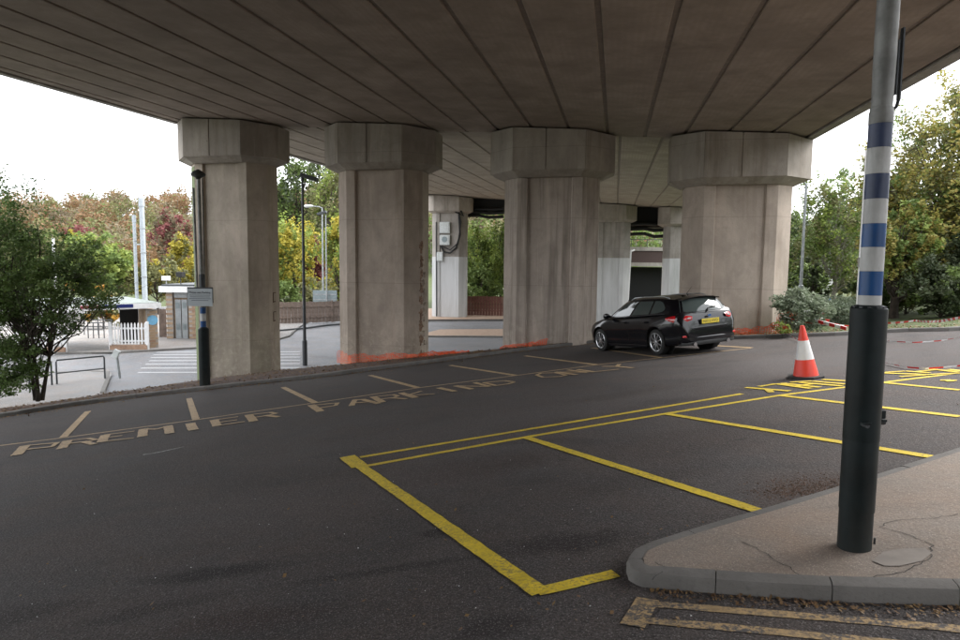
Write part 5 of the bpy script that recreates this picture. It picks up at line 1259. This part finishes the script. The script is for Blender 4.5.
# trees beyond the station
tree_px(96, 236, 60, 30, "rounded light green tree above the station shelter roof", "lime", n=7000, size=.38, clumps=34, tr=.2, mix=[("green", .5)])
tree_px(74, 233, 66, 13, "small orange-yellow tree beside the rounded light green one", "orange", n=3000, size=.38, clumps=16, tr=.12, mix=[("yellow", .4)])
tree_px(103, 290, 48, 14, "low orange-tinted bush behind the station shelter", "olive", n=2500, size=.3, clumps=16, tr=.08, kind="bush", cat="bush", trunk_h=.05, mix=[("orange", .3)])
tree_px(84, 222, 85, 14, "dark crimson tree just showing above the orange-yellow one", "red", n=2600, size=.42, clumps=18, tr=.15)
tree_px(177, 208, 88, 19, "crimson-leaved tree just left of the leftmost pier", "red", n=3600, size=.42, clumps=24, tr=.2, mix=[("brown", .4)])
tree_px(188, 240, 72, 17, "yellow-green tree touching the leftmost pier's left edge", "yellow", n=4500, size=.36, clumps=26, tr=.16, mix=[("olive", .4)])
tree_px(158, 262, 62, 22, "low olive tree behind the brick utility building", "olive", n=5200, size=.34, clumps=26, tr=.15, mix=[("yellow", .2)])
tree_px(120, 262, 70, 20, "olive green tree between the masts and the light green crown", "olive", n=4800, size=.36, clumps=26, tr=.15, mix=[("green", .4)])
tree_px(35, 225, 62, 34, "mid green tree behind the dark verge tree", "green", n=7000, size=.36, clumps=34, tr=.2, mix=[("olive", .4)])
# between the first two piers
tree_px(307, 146, 105, 31, "tall dark green oak rising highest between the first two piers", "green", n=9000, size=.5, clumps=46, tr=.45, mix=[("dark", .5)], trunk_h=.25)
tree_px(333, 160, 98, 30, "broad yellowing green tree behind the second front pier's left edge", "olive", n=8000, size=.5, clumps=40, tr=.4, mix=[("lime", .35)], trunk_h=.2)
tree_px(283, 190, 110, 16, "rust-brown tree by the leftmost pier's right edge", "rust", n=3800, size=.5, clumps=24, tr=.3, mix=[("brown", .4)])
tree_px(294, 224, 78, 26, "bright yellow-green tree leaning over the brown fence", "yellow", n=8500, size=.38, clumps=44, tr=.25, mix=[("lime", .45)], trunk_h=.12)
tree_px(313, 236, 84, 11, "slender crimson tree between the yellow-green ones", "red", n=3200, size=.36, clumps=20, tr=.12, trunk_h=.2)
tree_px(338, 228, 74, 22, "yellow-green tree behind the grey road sign", "lime", n=7000, size=.36, clumps=34, tr=.2, mix=[("yellow", .35)], trunk_h=.12)
tree_px(285, 282, 66, 16, "low dark green bush along the brown fence", "green", n=3500, size=.3, clumps=20, tr=.08, kind="bush", cat="bush", trunk_h=.05)
tree_px(318, 276, 69, 18, "low olive bush along the brown fence, right of the darker one", "olive", n=3500, size=.3, clumps=20, tr=.08, kind="bush", cat="bush", trunk_h=.05)
# between the second and third pier
tree_px(478, 226, 82, 20, "bright yellow-green leafy tree above the hoarding between the middle piers", "lime", n=9000, size=.34, clumps=50, tr=.2, trunk_h=.05, mix=[("green", .3)])
tree_px(500, 214, 88, 20, "taller bright green tree behind the bushes between the middle piers", "lime", n=7000, size=.36, clumps=40, tr=.22, trunk_h=.08, mix=[("green", .5)])
tree_px(482, 268, 78, 19, "darker green bush low behind the hoarding", "green", n=5000, size=.32, clumps=30, tr=.1, kind="bush", cat="bush", trunk_h=.03)
tree_px(590, 240, 110, 40, "green tree hidden mostly behind the stained pier", "green", n=4000, size=.5, clumps=26, tr=.2)
# right-hand side
tree_px(832, 172, 38, 40, "airy pale green birch with thin top just right of the piers", "green", n=13000, size=.17, clumps=60, tr=.13, trunk_h=.12, bark='barkpale', spread=.13, mix=[("olive", .4), ("lime", .2)])
tree_px(785, 205, 52, 34, "green tree behind the lamp post by the rightmost pier", "green", n=9000, size=.26, clumps=44, tr=.2, trunk_h=.08, mix=[("dark", .3), ("lime", .2)])
tree_px(865, 200, 47, 34, "olive green tree behind the banded column", "olive", n=9000, size=.26, clumps=44, tr=.2, trunk_h=.08, mix=[("green", .5)])
tree_px(940, 112, 27, 76, "large spreading tree with orange-tinged leaves at the right edge", "turning", n=42000, size=.14, clumps=110, tr=.26, trunk_h=.2, spread=.12, mix=[("olive", .35), ("green", .2)], cz=5.4, rz_=3.9)
tree_px(893, 205, 23.5, 32, "dark-trunked tree with yellow-green leaves behind the banded column", "turning", n=14000, size=.13, clumps=60, tr=.17, trunk_h=.22, spread=.13, mix=[("green", .4), ("lime", .2)])
tree_px(1010, 90, 24, 70, "tall leafy tree whose branches reach in from beyond the right edge", "turning", n=14000, size=.16, clumps=70, tr=.25, trunk_h=.2, mix=[("olive", .3)])
tree_px(940, 262, 21.5, 32, "dark evergreen bush under the large tree at the right edge", "dark", n=12000, size=.12, clumps=50, tr=.06, kind="bush", cat="bush", trunk_h=.02, mix=[("green", .25)])
tree_px(975, 225, 23, 30, "second dark evergreen bush cut by the right edge of the frame", "dark", n=9000, size=.13, clumps=40, tr=.06, kind="bush", cat="bush", trunk_h=.02)
tree_px(868, 272, 25, 16, "small dark bush behind the black sleeve", "green", n=5000, size=.12, clumps=26, tr=.05, kind="bush", cat="bush", trunk_h=.02, mix=[("dark", .5)])
tree_px(770, 270, 44, 24, "low dark green bush behind the rightmost pier", "dark", n=5000, size=.22, clumps=30, tr=.08, kind="bush", cat="bush", trunk_h=.02)
tree_px(812, 262, 33, 17, "low dark green hedge bush below the birch", "dark", n=5000, size=.17, clumps=30, tr=.08, kind="bush", cat="bush", trunk_h=.02, mix=[("green", .4)])
p = G(803, 332, .08); p[1] += .3
tree(p, 1.25, .8, "grey-green variegated shrub at the rightmost pier's foot", "varieg", n=7000, size=.085, clumps=40, tr=.02, kind="shrub", cat="shrub", trunk_h=.02, multi=4)
p = AT(828, 322, 23); p[2] = ground_h(np.array([p[0]]), np.array([p[1]]))[0]
tree(p, 1.05, 1.9, "pale flowering ground shrub sprawling behind the fallen boards", "varieg", n=12000, size=.075, clumps=60, tr=.02, kind="shrub", cat="shrub", trunk_h=.02, multi=4, ry=.8)
p = G(786, 334.5, .1)
tree(p, .42, .26, "tiny weed tuft growing at the netting's right end", "lime", n=500, size=.06, clumps=12, tr=.01, kind="weed", cat="plant", trunk_h=.02, multi=3)

tree_px(905, 272, 25, 24, "mid green bush filling the gap at the dark trunk's foot", "green", n=9000, size=.13, clumps=44, tr=.06, kind="bush", cat="bush", trunk_h=.02, mix=[("olive", .3)])
tree_px(905, 215, 33, 40, "yellowish green tree closing the gap behind the large spreading tree", "olive", n=12000, size=.2, clumps=56, tr=.15, trunk_h=.05, mix=[("lime", .3), ("green", .3)])
tree_px(955, 225, 31, 36, "pale green tree standing behind the dark evergreen bushes", "lime", n=10000, size=.2, clumps=50, tr=.15, trunk_h=.05, mix=[("green", .5)])
# wooded hill as one mass
hp = []; hm = []; tr_m = MB()
names = ['brown', 'rust', 'rust', 'brown', 'olive', 'rust']; pal = ['brown', 'rust', 'olive', 'green']
for k in range(620):
    x = rng.uniform(-190, 45); y = rng.uniform(105, 230)
    if x > -.2 * y and y < 130: continue
    z = float(ground_h(np.array([x]), np.array([y]))[0]); hh = rng.uniform(7, 11); r_ = rng.uniform(2.6, 4.4); nn = 480
    d = rng.normal(size=(nn, 3)); d /= np.linalg.norm(d, axis=1)[:, None]; d *= (rng.uniform(.3, 1, (nn, 1)) ** .5)
    bl = np.sin(d[:, 0:1] * 5 + k) * .15 + 1; C = np.array([x, y, z + hh * .62]) + d * np.array([r_, r_, hh * .42]) * bl
    nm = pal.index(names[rng.integers(len(names))]) if x < -20 else pal.index(['olive', 'green', 'brown', 'green'][rng.integers(4)])
    hp.append(C); hm.append(np.where(rng.random(nn) < .8, nm, rng.integers(0, 4, nn)))
    tr_m.tube([(x, y, z - .5), (x + rng.normal() * .4, y, z + hh * .85)], [.22, .05], 4, cap=False)
hw_ = leaf_mesh("hill_woodland", np.concatenate(hp), .75, None, mats=[LEAF[k] for k in pal], midx=np.concatenate(hm)); tag(hw_, "rust and brown autumn woodland covering the far hillside", "woodland", kind="stuff")
tw = tr_m.build("hill_trunks", M['barkpale'], None); tw.parent = hw_; tw['kind'] = 'stuff'
hp = []; hm = []
for k in range(150):
    x = rng.uniform(20, 130); y = rng.uniform(50, 130)
    if x < 9.5 + (y - 22) * .34 + 5: continue
    z = float(ground_h(np.array([x]), np.array([y]))[0]); hh = rng.uniform(7, 11); r_ = rng.uniform(2.6, 4.0); nn = 420
    d = rng.normal(size=(nn, 3)); d /= np.linalg.norm(d, axis=1)[:, None]; d *= (rng.uniform(.3, 1, (nn, 1)) ** .5)
    C = np.array([x, y, z + hh * .5]) + d * np.array([r_, r_, hh * .5]); hp.append(C); hm.append(np.full(nn, rng.integers(0, 3)))
o = leaf_mesh("woodland_edge", np.concatenate(hp), .6, None, mats=[LEAF['green'], LEAF['olive'], LEAF['dark']], midx=np.concatenate(hm)); tag(o, "green woodland edge closing the view behind the right-hand trees", "woodland", kind="stuff")

# ---------------------------------------------------------------- litter, grass, grit
def litter(name, P, size, mat, label, cat, flat=True):
    n = len(P); a = rng.uniform(0, 6.28, n); s = size * rng.uniform(.5, 1.4, n); t1 = np.stack([np.cos(a), np.sin(a), rng.normal(size=n) * .35], 1) * s[:, None]; t2 = np.stack([-np.sin(a), np.cos(a), rng.normal(size=n) * .35], 1) * s[:, None] * .6
    v = np.stack([P - t1, P - t2, P + t1, P + t2], 1).reshape(-1, 3); v[:, 2] += .0
    me = bpy.data.meshes.new(name); me.from_pydata(v.tolist(), [], np.arange(4 * n).reshape(-1, 4).tolist()); me.materials.append(mat); o = bpy.data.objects.new(name, me); COL.objects.link(o); return tag(o, label, cat, kind="stuff")
pts = []
Vv = np.array(VERTS).reshape(-1, 7, 3)
for _ in range(9000):
    i = rng.integers(0, len(Vv) - 1); f_ = rng.random() * 5.9; j = int(f_); a = f_ - j; b = rng.random(); q = (Vv[i, j] * (1 - a) + Vv[i, j + 1] * a) * (1 - b) + (Vv[i + 1, j] * (1 - a) + Vv[i + 1, j + 1] * a) * b
    pts.append(q + np.array([0, 0, .012 + rng.random() * .02]))
litter("fallen_leaves", np.array(pts), .035, LEAF['litter'], "brown fallen leaves covering the narrow verge", "leaf litter")
pts = []
for _ in range(3600):
    i = rng.integers(0, len(K) - 1); b = rng.random(); q = K[i] * (1 - b) + K[i + 1] * b; off = abs(rng.normal()) * .16 * (1 if rng.random() < .8 else 3.5); q = q + np.array([.37, -.93, 0]) * off; q[2] = zp(q[0], q[1]) + .012; pts.append(q)
litter("gutter_leaves", np.array(pts), .026, LEAF['litter'], "dry leaves and dirt gathered in the gutter along the kerb", "leaf litter")
pts = []
for _ in range(420):
    i = rng.integers(0, len(inner) - 1); q = ip[0] * 0 + np.array(G(rng.uniform(640, 960), rng.uniform(590, 612))); 
    q = np.array(G(*(lambda u: (u, np.interp(u, [660, 700, 760, 860, 960], [590, 593.5, 598, 604, 607]) + abs(rng.normal()) * 5))(rng.uniform(650, 990)))); q[2] += .008; pts.append(q)
litter("gutter_leaves", np.array(pts), .011, LEAF['litter'], "dead leaves lying against the near island kerb", "leaf litter")
def pebbles(name, P, size, mat, label, cat):
    m = MB()
    for q in P:
        s = size * random.uniform(.4, 1.3); z = s * random.uniform(.4, .8); a = random.uniform(0, 3.1); pts_ = []
        for k in range(5): pts_.append((q[0] + s * math.cos(a + k * 1.257) * random.uniform(.7, 1.1), q[1] + s * math.sin(a + k * 1.257) * random.uniform(.7, 1.1), q[2] - .002))
        pts_.append((q[0], q[1], q[2] + z)); m.add(pts_, [(k, (k + 1) % 5, 5) for k in range(5)])
    return tag(m.build(name, mat, recalc=False), label, cat, kind="stuff")
def blob(cx, cy, sx, sy, n): return [G(cx + rng.normal() * sx, min(639, cy + rng.normal() * sy)) for _ in range(n)]
pebbles("loose_grit", blob(632, 552, 26, 9, 420) + blob(700, 533, 40, 6, 200) + [G(rng.uniform(20, 960), 440 + 200 * rng.random() ** .6) for _ in range(1500)], .0062, plain("grit", (.15, .14, .13), .9, 0, .5, sc=40), "loose grit scattered on the tarmac and thick by the island's nose", "grit")
pts = [G(rng.uniform(20, 960), 350 + 280 * rng.random()) for _ in range(160)] + blob(700, 545, 60, 12, 40) + blob(560, 605, 90, 12, 30) + blob(850, 520, 60, 12, 30)
for q in pts: q[2] += .012
litter("scattered_leaves", np.array(pts), .015, LEAF['litter'], "single dry leaves blown across the tarmac", "leaf litter")
pebbles("brown_debris", blob(818, 487, 26, 5, 800) + blob(790, 492, 20, 4, 300), .012, plain("debris", (.115, .075, .055), .9, 0, .5, sc=30), "reddish brown debris heap on the bay beside the island", "debris")
m = []
for _ in range(60): m.append(G(rng.uniform(20, 700), 450 + 170 * rng.random()))
pebbles("pale_specks", m, .007, M['whitep'], "small pale chips scattered over the tarmac", "debris")
pts = []
for _ in range(16000):
    i = rng.integers(0, len(K2) - 1); b = rng.random(); q = K2[i] * (1 - b) + K2[i + 1] * b; off = .5 + 5.2 * rng.random(); q = q + np.array([.06, 1.0, 0]) * off
    if rng.random() > .35 + .6 * math.sin(q[0] * 1.7 + q[1]) : continue
    q[2] = zp(q[0], q[1]) + .06 - .16 * (off / 6) ** .5; pts.append(q)
gp = np.array(pts); leaf_o = leaf_mesh("grass", gp + np.array([0, 0, .03]), .11, LEAF['green'], aspect=.35); tag(leaf_o, "short patchy grass on the verge beyond the far kerb", "grass", kind="stuff")
pts = []
for _ in range(3000):
    i = rng.integers(0, len(K2) - 1); b = rng.random(); q = K2[i] * (1 - b) + K2[i + 1] * b; q = q + np.array([.06, 1.0, 0]) * (abs(rng.normal()) * 1.0 + .15); q[2] = zp(q[0], q[1]) + .10; pts.append(q)
litter("fallen_leaves", np.array(pts), .03, LEAF['litter'], "rusty fallen leaves behind the far right-hand kerb", "leaf litter")

hp = []; hm = []  # unseen trees added to keep bright sky off the car and tarmac
for k in range(210):
    x = rng.uniform(-90, 90); y = rng.uniform(-75, -42) - .002 * x * x
    if k > 120: x = rng.uniform(33, 62); y = rng.uniform(-45, 24)
    z = float(ground_h(np.array([x]), np.array([y]))[0]); hh = rng.uniform(8, 12); r_ = rng.uniform(3.2, 5.0); nn = 330
    d = rng.normal(size=(nn, 3)); d /= np.linalg.norm(d, axis=1)[:, None]; d *= (rng.uniform(.3, 1, (nn, 1)) ** .5)
    hp.append(np.array([x, y, z + hh * .5]) + d * np.array([r_, r_, hh * .5])); hm.append(np.full(nn, rng.integers(0, 3)))
o = leaf_mesh("sky_blocking_trees", np.concatenate(hp), .8, None, mats=[LEAF['green'], LEAF['olive'], LEAF['dark']], midx=np.concatenate(hm)); tag(o, "unseen belt of trees added behind and right of the viewer to block sky reflections", "woodland", kind="stuff")
